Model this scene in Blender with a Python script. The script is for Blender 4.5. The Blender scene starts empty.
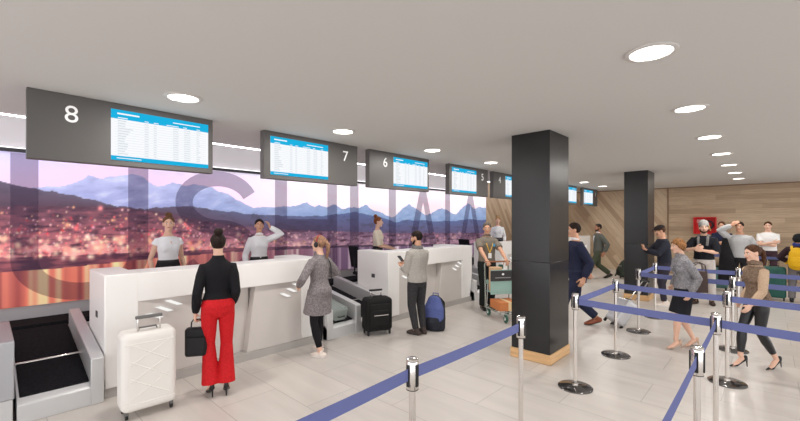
import bpy, bmesh, math, random
from mathutils import Vector, Matrix, noise
SC = bpy.context.scene
COL = SC.collection
PI = math.pi
V = Vector

# ------------------------------------------------------------------ materials
def lin(c):
    c = c / 255.0
    return c / 12.92 if c <= 0.04045 else ((c + 0.055) / 1.055) ** 2.4
def rgb(c):
    return (lin(c[0]), lin(c[1]), lin(c[2]), 1.0)
_M = {}
class NT:
    def __init__(s, name):
        s.m = bpy.data.materials.new(name); s.m.use_nodes = True
        s.t = s.m.node_tree; s.t.nodes.clear()
        s.out = s.n('ShaderNodeOutputMaterial')
    def n(s, t, **kw):
        nd = s.t.nodes.new(t)
        for k, v in kw.items():
            if k in nd.inputs.keys(): nd.inputs[k].default_value = v
            else: setattr(nd, k, v)
        return nd
    def l(s, a, b): s.t.links.new(a, b)
    def bsdf(s, color=(200, 200, 200), rough=.5, metal=0., spec=.5):
        b = s.n('ShaderNodeBsdfPrincipled')
        b.inputs['Base Color'].default_value = rgb(color)
        b.inputs['Roughness'].default_value = rough
        b.inputs['Metallic'].default_value = metal
        b.inputs['Specular IOR Level'].default_value = spec
        s.l(b.outputs[0], s.out.inputs[0]); s.b = b
        return b

def mat(name, color, rough=.55, metal=0., spec=.4, var=None, bump=None, stretch=None):
    """plain material; var=(scale, other colour) mottles it, bump=(scale, strength)"""
    if name in _M: return _M[name]
    t = NT(name); b = t.bsdf(color, rough, metal, spec)
    tc = t.n('ShaderNodeTexCoord'); co = tc.outputs['Object']
    if stretch:
        mp = t.n('ShaderNodeMapping'); mp.inputs['Scale'].default_value = stretch
        t.l(co, mp.inputs[0]); co = mp.outputs[0]
    if var:
        nz = t.n('ShaderNodeTexNoise', Scale=var[0], Detail=4.0)
        cr = t.n('ShaderNodeValToRGB')
        cr.color_ramp.elements[0].position = .35; cr.color_ramp.elements[1].position = .65
        cr.color_ramp.elements[0].color = rgb(color); cr.color_ramp.elements[1].color = rgb(var[1])
        t.l(co, nz.inputs['Vector']); t.l(nz.outputs[0], cr.inputs[0]); t.l(cr.outputs[0], b.inputs['Base Color'])
    if bump:
        nz = t.n('ShaderNodeTexNoise', Scale=bump[0], Detail=3.0)
        bp = t.n('ShaderNodeBump', Strength=bump[1], Distance=.02)
        t.l(co, nz.inputs['Vector']); t.l(nz.outputs[0], bp.inputs['Height']); t.l(bp.outputs[0], b.inputs['Normal'])
    _M[name] = t.m
    return t.m

def emit(name, color, strength):
    if name in _M: return _M[name]
    t = NT(name); e = t.n('ShaderNodeEmission'); e.inputs[0].default_value = rgb(color); e.inputs[1].default_value = strength
    t.l(e.outputs[0], t.out.inputs[0]); _M[name] = t.m
    return t.m

def cloth(name, c, c2=None, rough=.85, scale=11, st=.5):
    return mat('cloth_' + name, c, rough, 0, .25, (60, c2) if c2 else None, (scale, st))

def wood(name, n, tdir, width, cols, rough=.5):
    """planks: n is the direction across the boards, tdir the direction along them"""
    if name in _M: return _M[name]
    t = NT(name); b = t.bsdf((180, 150, 120), rough)
    tc = t.n('ShaderNodeTexCoord')
    def dot(vec):
        d = t.n('ShaderNodeVectorMath', operation='DOT_PRODUCT'); d.inputs[1].default_value = vec
        t.l(tc.outputs['Object'], d.inputs[0]); return d.outputs['Value']
    def ma(op, a, bv):
        m = t.n('ShaderNodeMath', operation=op); t.l(a, m.inputs[0])
        if isinstance(bv, (int, float)): m.inputs[1].default_value = bv
        else: t.l(bv, m.inputs[1])
        return m.outputs[0]
    v = dot([k / width for k in n]); u = dot(tdir)
    idx = ma('FLOOR', v, 0); fr = ma('FRACT', v, 0)
    # each board is cut at its own offset
    off = ma('MULTIPLY', idx, 0.737); seg = ma('FLOOR', ma('ADD', ma('MULTIPLY', u, .42), off), 0)
    wn = t.n('ShaderNodeTexWhiteNoise', noise_dimensions='2D')
    cb = t.n('ShaderNodeCombineXYZ'); t.l(idx, cb.inputs[0]); t.l(seg, cb.inputs[1]); t.l(cb.outputs[0], wn.inputs['Vector'])
    cr = t.n('ShaderNodeValToRGB'); els = cr.color_ramp.elements
    els[0].color = rgb(cols[0]); els[1].color = rgb(cols[-1])
    for i, c in enumerate(cols[1:-1]):
        e = els.new((i + 1) / (len(cols) - 1)); e.color = rgb(c)
    t.l(wn.outputs['Value'], cr.inputs[0])
    cb2 = t.n('ShaderNodeCombineXYZ'); t.l(ma('MULTIPLY', u, 1.2), cb2.inputs[0]); t.l(ma('MULTIPLY', v, 5.0), cb2.inputs[1])
    nz = t.n('ShaderNodeTexNoise', Scale=1.6, Detail=5.0, Roughness=.6); t.l(cb2.outputs[0], nz.inputs['Vector'])
    mr = t.n('ShaderNodeMapRange'); mr.inputs[1].default_value = .3; mr.inputs[2].default_value = .7; mr.inputs[3].default_value = .74; mr.inputs[4].default_value = 1.16
    t.l(nz.outputs[0], mr.inputs[0])
    gap = ma('LESS_THAN', fr, .04); g2 = ma('SUBTRACT', mr.outputs[0], ma('MULTIPLY', gap, .3))
    mx = t.n('ShaderNodeVectorMath', operation='SCALE'); t.l(cr.outputs[0], mx.inputs[0]); t.l(g2, mx.inputs['Scale'])
    t.l(mx.outputs[0], b.inputs['Base Color'])
    _M[name] = t.m
    return t.m

# ------------------------------------------------------------------ mesh building
class MB:
    def __init__(s): s.bm = bmesh.new()
    def box(s, lo, hi, rot=None, at=None):
        lo = V(lo); hi = V(hi); c = (lo + hi) / 2; d = hi - lo
        r = bmesh.ops.create_cube(s.bm, size=1.0)
        M = Matrix.Translation(c) @ Matrix.Diagonal((d.x, d.y, d.z, 1))
        if rot is not None:
            p = V(at) if at is not None else c
            M = Matrix.Translation(p) @ rot.to_4x4() @ Matrix.Translation(-p) @ M
        bmesh.ops.transform(s.bm, matrix=M, verts=r['verts']); return s
    def prism(s, poly, a, b, axes='xzy'):
        """poly of 2D points in the plane axes[0],axes[1]; runs from a to b along axes[2]"""
        ix = ['xyz'.index(k) for k in axes]
        def P(p, h):
            v = [0, 0, 0]; v[ix[0]] = p[0]; v[ix[1]] = p[1]; v[ix[2]] = h; return s.bm.verts.new(v)
        A = [P(p, a) for p in poly]; B = [P(p, b) for p in poly]; n = len(poly)
        fs = [s.bm.faces.new(A), s.bm.faces.new(B[::-1])]
        for i in range(n): fs.append(s.bm.faces.new((A[i], B[i], B[(i + 1) % n], A[(i + 1) % n])))
        bmesh.ops.recalc_face_normals(s.bm, faces=fs); return s
    def tube(s, pts, rad, side=(1, 0, 0), n=14, cap='round'):
        """lofted tube; rad: radius or (across, other) per point"""
        pts = [V(p) for p in pts]; m = len(pts)
        R = [(r, r) if isinstance(r, (int, float)) else tuple(r) for r in (rad if isinstance(rad, list) else [rad] * m)]
        T = []
        for i in range(m):
            a = pts[max(0, i - 1)]; b = pts[min(m - 1, i + 1)]; t = b - a
            T.append(t.normalized() if t.length > 1e-9 else V((0, 0, 1)))
        P, Q, TT = list(pts), list(R), list(T)
        if cap == 'round':
            pre, post = [], []
            for k in (.98, .8, .45):
                c = math.sqrt(1 - k * k)
                pre.append((pts[0] - T[0] * k * min(R[0]), (R[0][0] * c, R[0][1] * c), T[0]))
                post.append((pts[-1] + T[-1] * k * min(R[-1]), (R[-1][0] * c, R[-1][1] * c), T[-1]))
            P = [q[0] for q in pre] + P + [q[0] for q in post[::-1]]
            Q = [q[1] for q in pre] + Q + [q[1] for q in post[::-1]]
            TT = [q[2] for q in pre] + TT + [q[2] for q in post[::-1]]
        sd = V(side).normalized(); rings = []
        for p, (ra, rb), t in zip(P, Q, TT):
            u = sd - t * sd.dot(t)
            if u.length < .05: u = t.orthogonal()
            u.normalize(); w = t.cross(u)
            rings.append([s.bm.verts.new(p + u * ra * math.cos(2 * PI * k / n) + w * rb * math.sin(2 * PI * k / n)) for k in range(n)])
            sd = u
        fs = []
        for a, b in zip(rings, rings[1:]):
            for k in range(n): fs.append(s.bm.faces.new((a[k], a[(k + 1) % n], b[(k + 1) % n], b[k])))
        fs.append(s.bm.faces.new(rings[0][::-1])); fs.append(s.bm.faces.new(rings[-1]))
        bmesh.ops.recalc_face_normals(s.bm, faces=fs)
        return s
    def ell(s, c, r, rot=None, seg=18):
        rr = bmesh.ops.create_uvsphere(s.bm, u_segments=seg, v_segments=seg * 2 // 3, radius=1)
        M = Matrix.Translation(V(c)) @ (rot.to_4x4() if rot is not None else Matrix()) @ Matrix.Diagonal((r[0], r[1], r[2], 1))
        bmesh.ops.transform(s.bm, matrix=M, verts=rr['verts']); return s
    def lathe(s, prof, c=(0, 0, 0), n=28):
        rings = []
        for r, z in prof:
            rings.append([s.bm.verts.new((c[0] + r * math.cos(2 * PI * k / n), c[1] + r * math.sin(2 * PI * k / n), c[2] + z)) for k in range(n)] if r > 1e-6 else [s.bm.verts.new((c[0], c[1], c[2] + z))])
        fs = []
        for a, b in zip(rings, rings[1:]):
            for k in range(n):
                q = [a[k % len(a)], a[(k + 1) % len(a)], b[(k + 1) % len(b)], b[k % len(b)]]
                u = []
                for v in q:
                    if v not in u: u.append(v)
                if len(u) > 2: fs.append(s.bm.faces.new(u))
        for r in (rings[0], rings[-1]):
            if len(r) > 2: fs.append(s.bm.faces.new(r))
        bmesh.ops.recalc_face_normals(s.bm, faces=fs); return s
    def torus(s, c, R, r, rot=None, n=24, k=8):
        M = Matrix.Translation(V(c)) @ (rot.to_4x4() if rot is not None else Matrix())
        g = [[s.bm.verts.new(M @ V(((R + r * math.cos(2 * PI * j / k)) * math.cos(2 * PI * i / n), (R + r * math.cos(2 * PI * j / k)) * math.sin(2 * PI * i / n), r * math.sin(2 * PI * j / k)))) for j in range(k)] for i in range(n)]
        fs = []
        for i in range(n):
            for j in range(k): fs.append(s.bm.faces.new((g[i][j], g[(i + 1) % n][j], g[(i + 1) % n][(j + 1) % k], g[i][(j + 1) % k])))
        bmesh.ops.recalc_face_normals(s.bm, faces=fs); return s
    def xf(s, M):
        bmesh.ops.transform(s.bm, matrix=M, verts=s.bm.verts[:]); return s
    def build(s, name, m, parent=None, bevel=0, seg=2, smooth=40):
        me = bpy.data.meshes.new(name); s.bm.to_mesh(me); s.bm.free()
        if smooth:
            me.polygons.foreach_set('use_smooth', [True] * len(me.polygons)); me.set_sharp_from_angle(angle=math.radians(smooth))
        o = bpy.data.objects.new(name, me); COL.objects.link(o)
        for k in (m if isinstance(m, (list, tuple)) else [m]): me.materials.append(k)
        if parent is not None: o.parent = parent
        if bevel:
            bv = o.modifiers.new('bevel', 'BEVEL'); bv.width = bevel; bv.segments = seg; bv.limit_method = 'ANGLE'; bv.angle_limit = math.radians(40)
        return o
SOFT = []
def soft(mb, name, m, parent, voxel=.008, it=3, ratio=.35):
    """one continuous skin around everything in mb"""
    o = mb.build(name, m, parent, smooth=0)
    r = o.modifiers.new('r', 'REMESH'); r.mode = 'VOXEL'; r.voxel_size = voxel; r.use_smooth_shade = True
    if it:
        k = o.modifiers.new('s', 'SMOOTH'); k.factor = .5; k.iterations = it
    if ratio < 1:
        d = o.modifiers.new('d', 'DECIMATE'); d.ratio = ratio
    SOFT.append(o); return o
def finish_soft():
    dg = bpy.context.evaluated_depsgraph_get(); new = []
    for o in SOFT: new.append(bpy.data.meshes.new_from_object(o.evaluated_get(dg)))
    for o, me in zip(SOFT, new):
        nm = o.data.name; old = o.data
        o.modifiers.clear(); o.data = me; bpy.data.meshes.remove(old); me.name = nm
        me.polygons.foreach_set('use_smooth', [True] * len(me.polygons))
    SOFT.clear()

def tag(o, label=None, cat=None, group=None, kind=None):
    if label: o['label'] = label
    if cat: o['category'] = cat
    if group: o['group'] = group
    if kind: o['kind'] = kind
    return o
def thing(name, label, cat, loc=(0, 0, 0), rz=0, group=None):
    o = bpy.data.objects.new(name, None); COL.objects.link(o); o.empty_display_size = .1
    o.location = loc; o.rotation_euler = (0, 0, rz)
    return tag(o, label, cat, group)
def dup(root, loc, rz, label=None, group=None):
    r = root.copy(); COL.objects.link(r); r.location = loc; r.rotation_euler = (0, 0, rz)
    if label: r['label'] = label
    if group: r['group'] = group
    for ch in list(root.children):
        c = ch.copy(); COL.objects.link(c); c.parent = r
        for g in list(ch.children):
            d = g.copy(); COL.objects.link(d); d.parent = c
    return r
def text(name, body, size, m, parent, origin, xdir, ydir, depth=.004, width=None):
    cu = bpy.data.curves.new('tmp', 'FONT'); cu.body = body; cu.size = size; cu.extrude = depth; cu.align_x = 'CENTER'; cu.align_y = 'CENTER'
    t = bpy.data.objects.new('tmp', cu); COL.objects.link(t)
    bpy.context.view_layer.update()
    me = bpy.data.meshes.new_from_object(t.evaluated_get(bpy.context.evaluated_depsgraph_get()))
    bpy.data.objects.remove(t); bpy.data.curves.remove(cu); me.name = name
    x = V(xdir); y = V(ydir); z = x.cross(y)
    xs = [v.co.x for v in me.vertices]; ys = [v.co.y for v in me.vertices]
    cx = (max(xs) + min(xs)) / 2; cy = (max(ys) + min(ys)) / 2
    sx = sy = 1
    if width: sx = width[0] / (max(xs) - min(xs)); sy = width[1] / (max(ys) - min(ys))
    for v in me.vertices: v.co = V(origin) + x * (v.co.x - cx) * sx + y * (v.co.y - cy) * sy + z * v.co.z
    me.materials.clear(); me.materials.append(m)
    o = bpy.data.objects.new(name, me); COL.objects.link(o); o.parent = parent
    return o
def Rz(a): return Matrix.Rotation(a, 3, 'Z')
def Rx(a): return Matrix.Rotation(a, 3, 'X')
def Ry(a): return Matrix.Rotation(a, 3, 'Y')
def face(fx, fy): return math.atan2(-fx, fy)

# ------------------------------------------------------------------ camera and view
H = 1.85
cam = bpy.data.cameras.new('camera'); co = bpy.data.objects.new('camera', cam); COL.objects.link(co)
cam.sensor_width = 36; cam.lens = 391 / 800 * 36; cam.shift_y = 10.5 / 800; cam.clip_start = .05
co.location = (0, 0, H); co.rotation_euler = (PI / 2, 0, math.atan((768 - 400) / 391.0))
SC.camera = co
SC.view_settings.view_transform = 'Standard'; SC.view_settings.look = 'None'
SC.view_settings.exposure = EXPO = 0.0; SC.view_settings.gamma = 1; SC.view_settings.use_curve_mapping = False
SC.cycles.use_denoising = True
SC.cycles.max_bounces = 10; SC.cycles.diffuse_bounces = 5

# ------------------------------------------------------------------ palette
WHITE = mat('white_solid_surface', (238, 236, 233), .38, 0, .4)
PALE = mat('pale_front_panel', (206, 200, 195), .4, 0, .4)
KICK = mat('grey_kick', (178, 174, 170), .45, .1)
STEEL = mat('brushed_steel', (206, 206, 206), .35, .4, .5, None, (60, .05), (1, 1, 12))
CHROME = mat('polished_steel', (225, 220, 215), .14, 1.0)
DARKSTEEL = mat('dark_polished_base', (120, 118, 118), .12, .9)
RUBBER = mat('black_belt_rubber', (20, 20, 23), .85, 0, .12, (40, (30, 30, 34)))
BLACKP = mat('black_plastic', (16, 16, 18), .4)
BLUE = mat('blue_webbing', (104, 111, 160), .8, 0, .2, None, (200, .1))
SIGN = mat('sign_grey', (88, 85, 83), .45, 0, .4)
NUM = mat('sign_white', (250, 250, 250), .5)
COLM = mat('column_black_upper', (24, 23, 23), .3, 0, .5)
COLG = mat('column_black_lower', (17, 17, 18), .22, 0, .5)
CEIL = mat('ceiling_paint', (205, 203, 199), .8, 0, .2)
WALLP = mat('wall_paint', (196, 192, 194), .7)
LAMP = emit('lamp_glow', (255, 250, 242), 7.0)
STRIP = emit('strip_glow', (255, 250, 255), 12.0)
SCREENW = emit('screen_white', (250, 252, 255), 1.0)
SCREENB = emit('screen_blue', (30, 178, 226), 1.0)
SCREENT = emit('screen_grey_rows', (216, 224, 230), 1.0)
OAK = wood('oak_plinth', (0, 0, 1), (1, 1, 0), .3, [(214, 170, 118), (224, 182, 132)])

# ------------------------------------------------------------------ room
def structure(o, label=None):
    o['kind'] = 'structure'
    if label: o['label'] = label
    return o
def floor_mat():
    t = NT('floor_tiles'); b = t.bsdf((200, 194, 188), .3, 0, .45)
    tc = t.n('ShaderNodeTexCoord')
    br = t.n('ShaderNodeTexBrick'); br.offset = .5
    br.inputs['Color1'].default_value = rgb((206, 199, 192)); br.inputs['Color2'].default_value = rgb((199, 192, 186)); br.inputs['Mortar'].default_value = rgb((172, 165, 160))
    br.inputs['Scale'].default_value = 1; br.inputs['Brick Width'].default_value = 1.2; br.inputs['Row Height'].default_value = .6; br.inputs['Mortar Size'].default_value = .004
    mp = t.n('ShaderNodeMapping'); mp.inputs['Location'].default_value = (.35, .2, 0)
    t.l(tc.outputs['Object'], mp.inputs[0]); t.l(mp.outputs[0], br.inputs['Vector'])
    mp2 = t.n('ShaderNodeMapping'); mp2.inputs['Scale'].default_value = (.5, 3.2, 1)
    nz = t.n('ShaderNodeTexNoise', Scale=2.2, Detail=5.0, Roughness=.55); t.l(tc.outputs['Object'], mp2.inputs[0]); t.l(mp2.outputs[0], nz.inputs['Vector'])
    mr = t.n('ShaderNodeMapRange'); mr.inputs[1].default_value = .25; mr.inputs[2].default_value = .75; mr.inputs[3].default_value = .92; mr.inputs[4].default_value = 1.06
    t.l(nz.outputs[0], mr.inputs[0])
    sc = t.n('ShaderNodeVectorMath', operation='SCALE'); t.l(br.outputs['Color'], sc.inputs[0]); t.l(mr.outputs[0], sc.inputs['Scale']); t.l(sc.outputs[0], b.inputs['Base Color'])
    return t.m
structure(MB().box((-7.35, -3.5, -.1), (5.5, 16.75, 0)).build('floor', floor_mat()))
structure(MB().box((-6.06, -3.5, 3.02), (5.5, 16.75, 3.12)).build('ceiling', CEIL))
structure(MB().box((-7.35, -3.5, 3.45), (-6.06, 16.75, 3.55)).build('ceiling_cove', CEIL))
MURAL_X = -7.2
structure(MB().box((-7.35, -3.5, 0), (-7.22, 12.06, 3.45)).build('wall_left', WALLP))
WOODC = [(160, 134, 108), (184, 158, 130), (198, 174, 146), (174, 148, 120), (206, 184, 156)]
s2 = 1 / math.sqrt(2)
structure(MB().box((-7.35, 12.06, 0), (-7.2, 16.6, 3.45)).build('wall_left_timber', wood('timber_side', (0, .8, .6), (0, .6, -.8), .14, WOODC)))
structure(MB().box((-7.35, 16.55, 0), (-2.57, 16.75, 3.45)).build('wall_back_diagonal', wood('timber_diagonal', (.8, 0, .6), (.6, 0, -.8), .16, WOODC)))
structure(MB().box((-2.57, 16.55, 0), (5.5, 16.75, 3.45)).build('wall_back', wood('timber_level', (0, 0, 1), (1, 0, 0), .15, [(164, 140, 114), (182, 157, 129), (192, 168, 140), (174, 149, 122)])))
structure(MB().box((-2.59, 16.53, 0), (-2.555, 16.56, 3.02)).build('trim_1', mat('trim_brown', (132, 102, 78))))
structure(MB().box((-7.2, -3.5, 2.755), (-7.15, 12.06, 2.80)).build('trim_2', mat('trim_dark', (40, 38, 42))))
o = structure(MB().box((-7.2, -3.5, 2.80), (-7.17, 12.06, 2.815)).build('trim_3', emit('thin_strip_glow', (255, 250, 255), 2.0)))
o = structure(MB().box((-6.078, -3.5, 3.008), (-6.055, 16.5, 3.05)).build('trim_4', STRIP))
structure(MB().box((-6.06, 16.5, 2.99), (5.5, 16.55, 3.02)).build('trim_5', mat('trim_brown', (132, 102, 78))))

def column(x0, x1, y0, y1):
    c = bpy.data.objects.new('column', None); COL.objects.link(c); c.location = ((x0 + x1) / 2, (y0 + y1) / 2, 0); c['kind'] = 'structure'
    a = (x1 - x0) / 2; b = (y1 - y0) / 2
    MB().box((-a, -b, 1.312), (a, b, 3.02)).build('upper_cladding', COLM, c, .004)
    MB().box((-a, -b, .13), (a, b, 1.312)).build('lower_cladding', COLG, c, .004)
    MB().box((-a - .012, -b - .012, 0), (a + .012, b + .012, .13)).build('plinth', OAK, c, .003)
column(-2.56, -2.03, 4.95, 5.6)
column(-2.50, -2.01, 10.45, 11.15)

# ------------------------------------------------------------------ mural
F, CX, CY = 391.0, 400.0, 221.0
ANG = math.atan(368 / 391.0); FW = (-math.sin(ANG), math.cos(ANG)); RT = (math.cos(ANG), math.sin(ANG))
def mural_px(y, z):
    """where a point of the mural lies on the printed panorama's own scale (used to draw its ridges)"""
    d = MURAL_X * FW[0] + y * FW[1]; l = MURAL_X * RT[0] + y * RT[1]
    return CX + F * l / d, CY - F * (z - H) / d
def pl(t, P):
    if t <= P[0][0]: return P[0][1]
    for (a, b), (c, d) in zip(P, P[1:]):
        if t <= c: return b + (d - b) * (t - a) / (c - a)
    return P[-1][1]
def mixc(a, b, t):
    t = max(0, min(1, t)); return tuple(a[i] + (b[i] - a[i]) * t for i in range(3))
SNOW = [(-60, 190), (20, 190), (38, 187), (60, 186), (75, 183), (88, 176), (100, 178), (115, 175.5), (130, 174), (142, 177), (152, 184), (160, 187), (172, 183), (182, 186), (196, 184), (210, 187), (225, 193), (240, 201), (253, 208), (262, 208), (285, 207), (299, 206), (307, 202.5), (315, 206), (326, 207), (334, 205), (342, 209), (355, 208), (366, 205), (378, 212), (395, 217), (402, 209), (409, 203), (416, 209), (426, 215), (436, 211), (442, 208), (449, 211), (455, 214), (462, 208), (468, 204), (474, 209), (480, 206), (490, 210)]
HILL = [(-60, 168), (0, 181), (20, 186), (60, 193), (90, 199), (115, 206), (145, 209), (165, 207), (190, 206), (215, 210), (240, 213), (262, 215), (300, 216), (320, 216), (340, 214), (356, 212), (380, 217), (396, 222), (410, 220), (430, 221), (450, 221), (470, 219), (490, 221)]
TOWN = [(-60, 210), (0, 206), (40, 206), (90, 207), (130, 208), (170, 214), (210, 222), (245, 226), (270, 229), (320, 231), (360, 232), (400, 233), (440, 233), (490, 233)]
SHORE = [(-60, 258), (0, 258), (60, 256), (100, 254), (170, 252), (230, 248), (300, 246), (360, 245), (490, 243)]
WATER = [(-60, 276), (0, 272), (60, 268), (100, 264), (170, 257), (230, 252), (300, 249), (360, 247), (490, 244.5)]
def nz(x, y, s=0): return noise.noise(V((x, y, s)))
def fbm(x, y, s=0): return .55 * nz(x, y, s) + .28 * nz(2.1 * x, 2.1 * y, s + 5) + .17 * nz(4.3 * x, 4.3 * y, s + 9)
random.seed(5)
SPOTS = []
for i in range(1150):
    px = random.uniform(-55, 486); tt = pl(px, TOWN); ss = pl(px, SHORE)
    q = random.random() ** .8; y = tt + (ss - tt) * q
    c = random.choice([(255, 205, 200), (255, 150, 150), (255, 120, 120), (240, 60, 72), (255, 225, 185), (255, 190, 140), (235, 170, 190)])
    if px > 250:
        if random.random() < .55: continue
        c = mixc(c, (205, 170, 182), .7)
    elif random.random() < .4 and q < .35: continue
    SPOTS.append((px, y, (random.uniform(.5, 1.3) if random.random() < .92 else random.uniform(1.5, 2.6)) * (1 if px < 200 else .75), c, random.uniform(.45, 1)))
for i in range(120):
    SPOTS.append((random.uniform(-58, 150), random.uniform(236, 258), random.uniform(1.3, 3.2), random.choice([(255, 226, 190), (255, 206, 170), (252, 190, 180), (255, 238, 214), (246, 150, 140)]), random.uniform(.45, .9)))
for i in range(40):
    SPOTS.append((random.uniform(150, 330), random.uniform(234, 247), random.uniform(1.0, 2.2), random.choice([(255, 216, 196), (240, 180, 176), (255, 200, 150)]), random.uniform(.35, .7)))
GRID = {}
for sp in SPOTS:
    r = int(sp[2] * 2 // 6) + 1
    gx, gy = int(sp[0] // 6), int(sp[1] // 6)
    for a in range(-r, r + 1):
        for b in range(-r, r + 1): GRID.setdefault((gx + a, gy + b), []).append(sp)
def mural_color(y, z):
    x, p = mural_px(y, z)
    sn = pl(x, SNOW) + fbm(x * .12, 3.3) * 3.5; hi = pl(x, HILL) + fbm(x * .1, 7.1) * 2.0; tw = pl(x, TOWN); sh = pl(x, SHORE); wa = pl(x, WATER)
    right = max(0, min(1, (x - 150) / 200))
    if p < min(sn, hi):
        top = mixc((204, 196, 232), (252, 249, 254), right * 1.1 + .25 * fbm(y * .6, z * 2, 3))
        t = max(0, min(1, (p - (sn - 34)) / 34))
        c = mixc(top, mixc((228, 196, 222), (252, 238, 244), right), t * .8)
        cl = fbm(y * .5, z * 3.2 + .3 * y, 11)
        if right > .4: c = mixc(c, (246, 196, 208), max(0, cl - .05) * 1.5 * t)
        return c
    if p < hi:
        t = (p - sn) / max(4, hi - sn)
        n = fbm(y * 3.2 + z * 2, z * 9 - y * 2, 1)
        c = mixc(mixc((176, 180, 218), (150, 170, 206), right), mixc((150, 156, 202), (134, 160, 200), right), t)
        c = mixc(c, (214, 216, 238), max(0, n - .05) * 1.1 * (1 - .5 * right)); c = mixc(c, (120, 126, 172), max(0, -n - .08) * 1.1)
        return c
    if p < tw:
        t = (p - hi) / max(3, tw - hi); n = fbm(y * 4, z * 10, 2)
        a = mixc((96, 86, 106), (92, 106, 150), right); b = mixc((88, 66, 82), (96, 88, 122), right)
        c = mixc(a, b, t); c = mixc(c, (66, 58, 72), max(0, n) * .9)
    elif p < sh:
        t = (p - tw) / max(3, sh - tw); n = fbm(y * 5, z * 16, 4)
        c = mixc(mixc((92, 62, 78), (116, 88, 112), right), mixc((196, 108, 116), (158, 124, 146), right), t + n * .8)
        c = mixc(c, (246, 190, 176), max(0, t - .62) * 1.5 * max(0, .5 + n * 2) * (1 - .6 * right)); c = mixc(c, (70, 40, 56), max(0, -n - .05) * 2.2)
    elif p < wa:
        n = fbm(y * 3, z * 14, 6); c = mixc((84, 48, 66), (160, 90, 98), max(0, n + .15) * 1.8)
        c = mixc(c, (78, 66, 90), right * .7)
    else:
        n = nz(y * 5.5, .2, 8) * .75 + nz(y * 14, .5, 8) * .5; left = 1 - right
        c = mixc((206, 116, 104), (226, 122, 100), .5 + nz(y * 3, z, 2))
        if n > .02: c = mixc(c, (240, 220, 166), (n - .02) * 2.8)
        elif n < -.06: c = mixc(c, (150, 66, 68), (-.06 - n) * 2.6)
        r = mixc((118, 92, 122), (226, 206, 214), max(0, n) * 1.6)
        c = mixc(r, c, left)
    g = GRID.get((int(x // 6), int(p // 6)))
    if g and p < wa:
        for sx, sy, r, sc_, a in g:
            d2 = ((x - sx) ** 2 + (p - sy) ** 2) / (r * r)
            if d2 < 5: c = mixc(c, sc_, a * math.exp(-d2))
    return c
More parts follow.
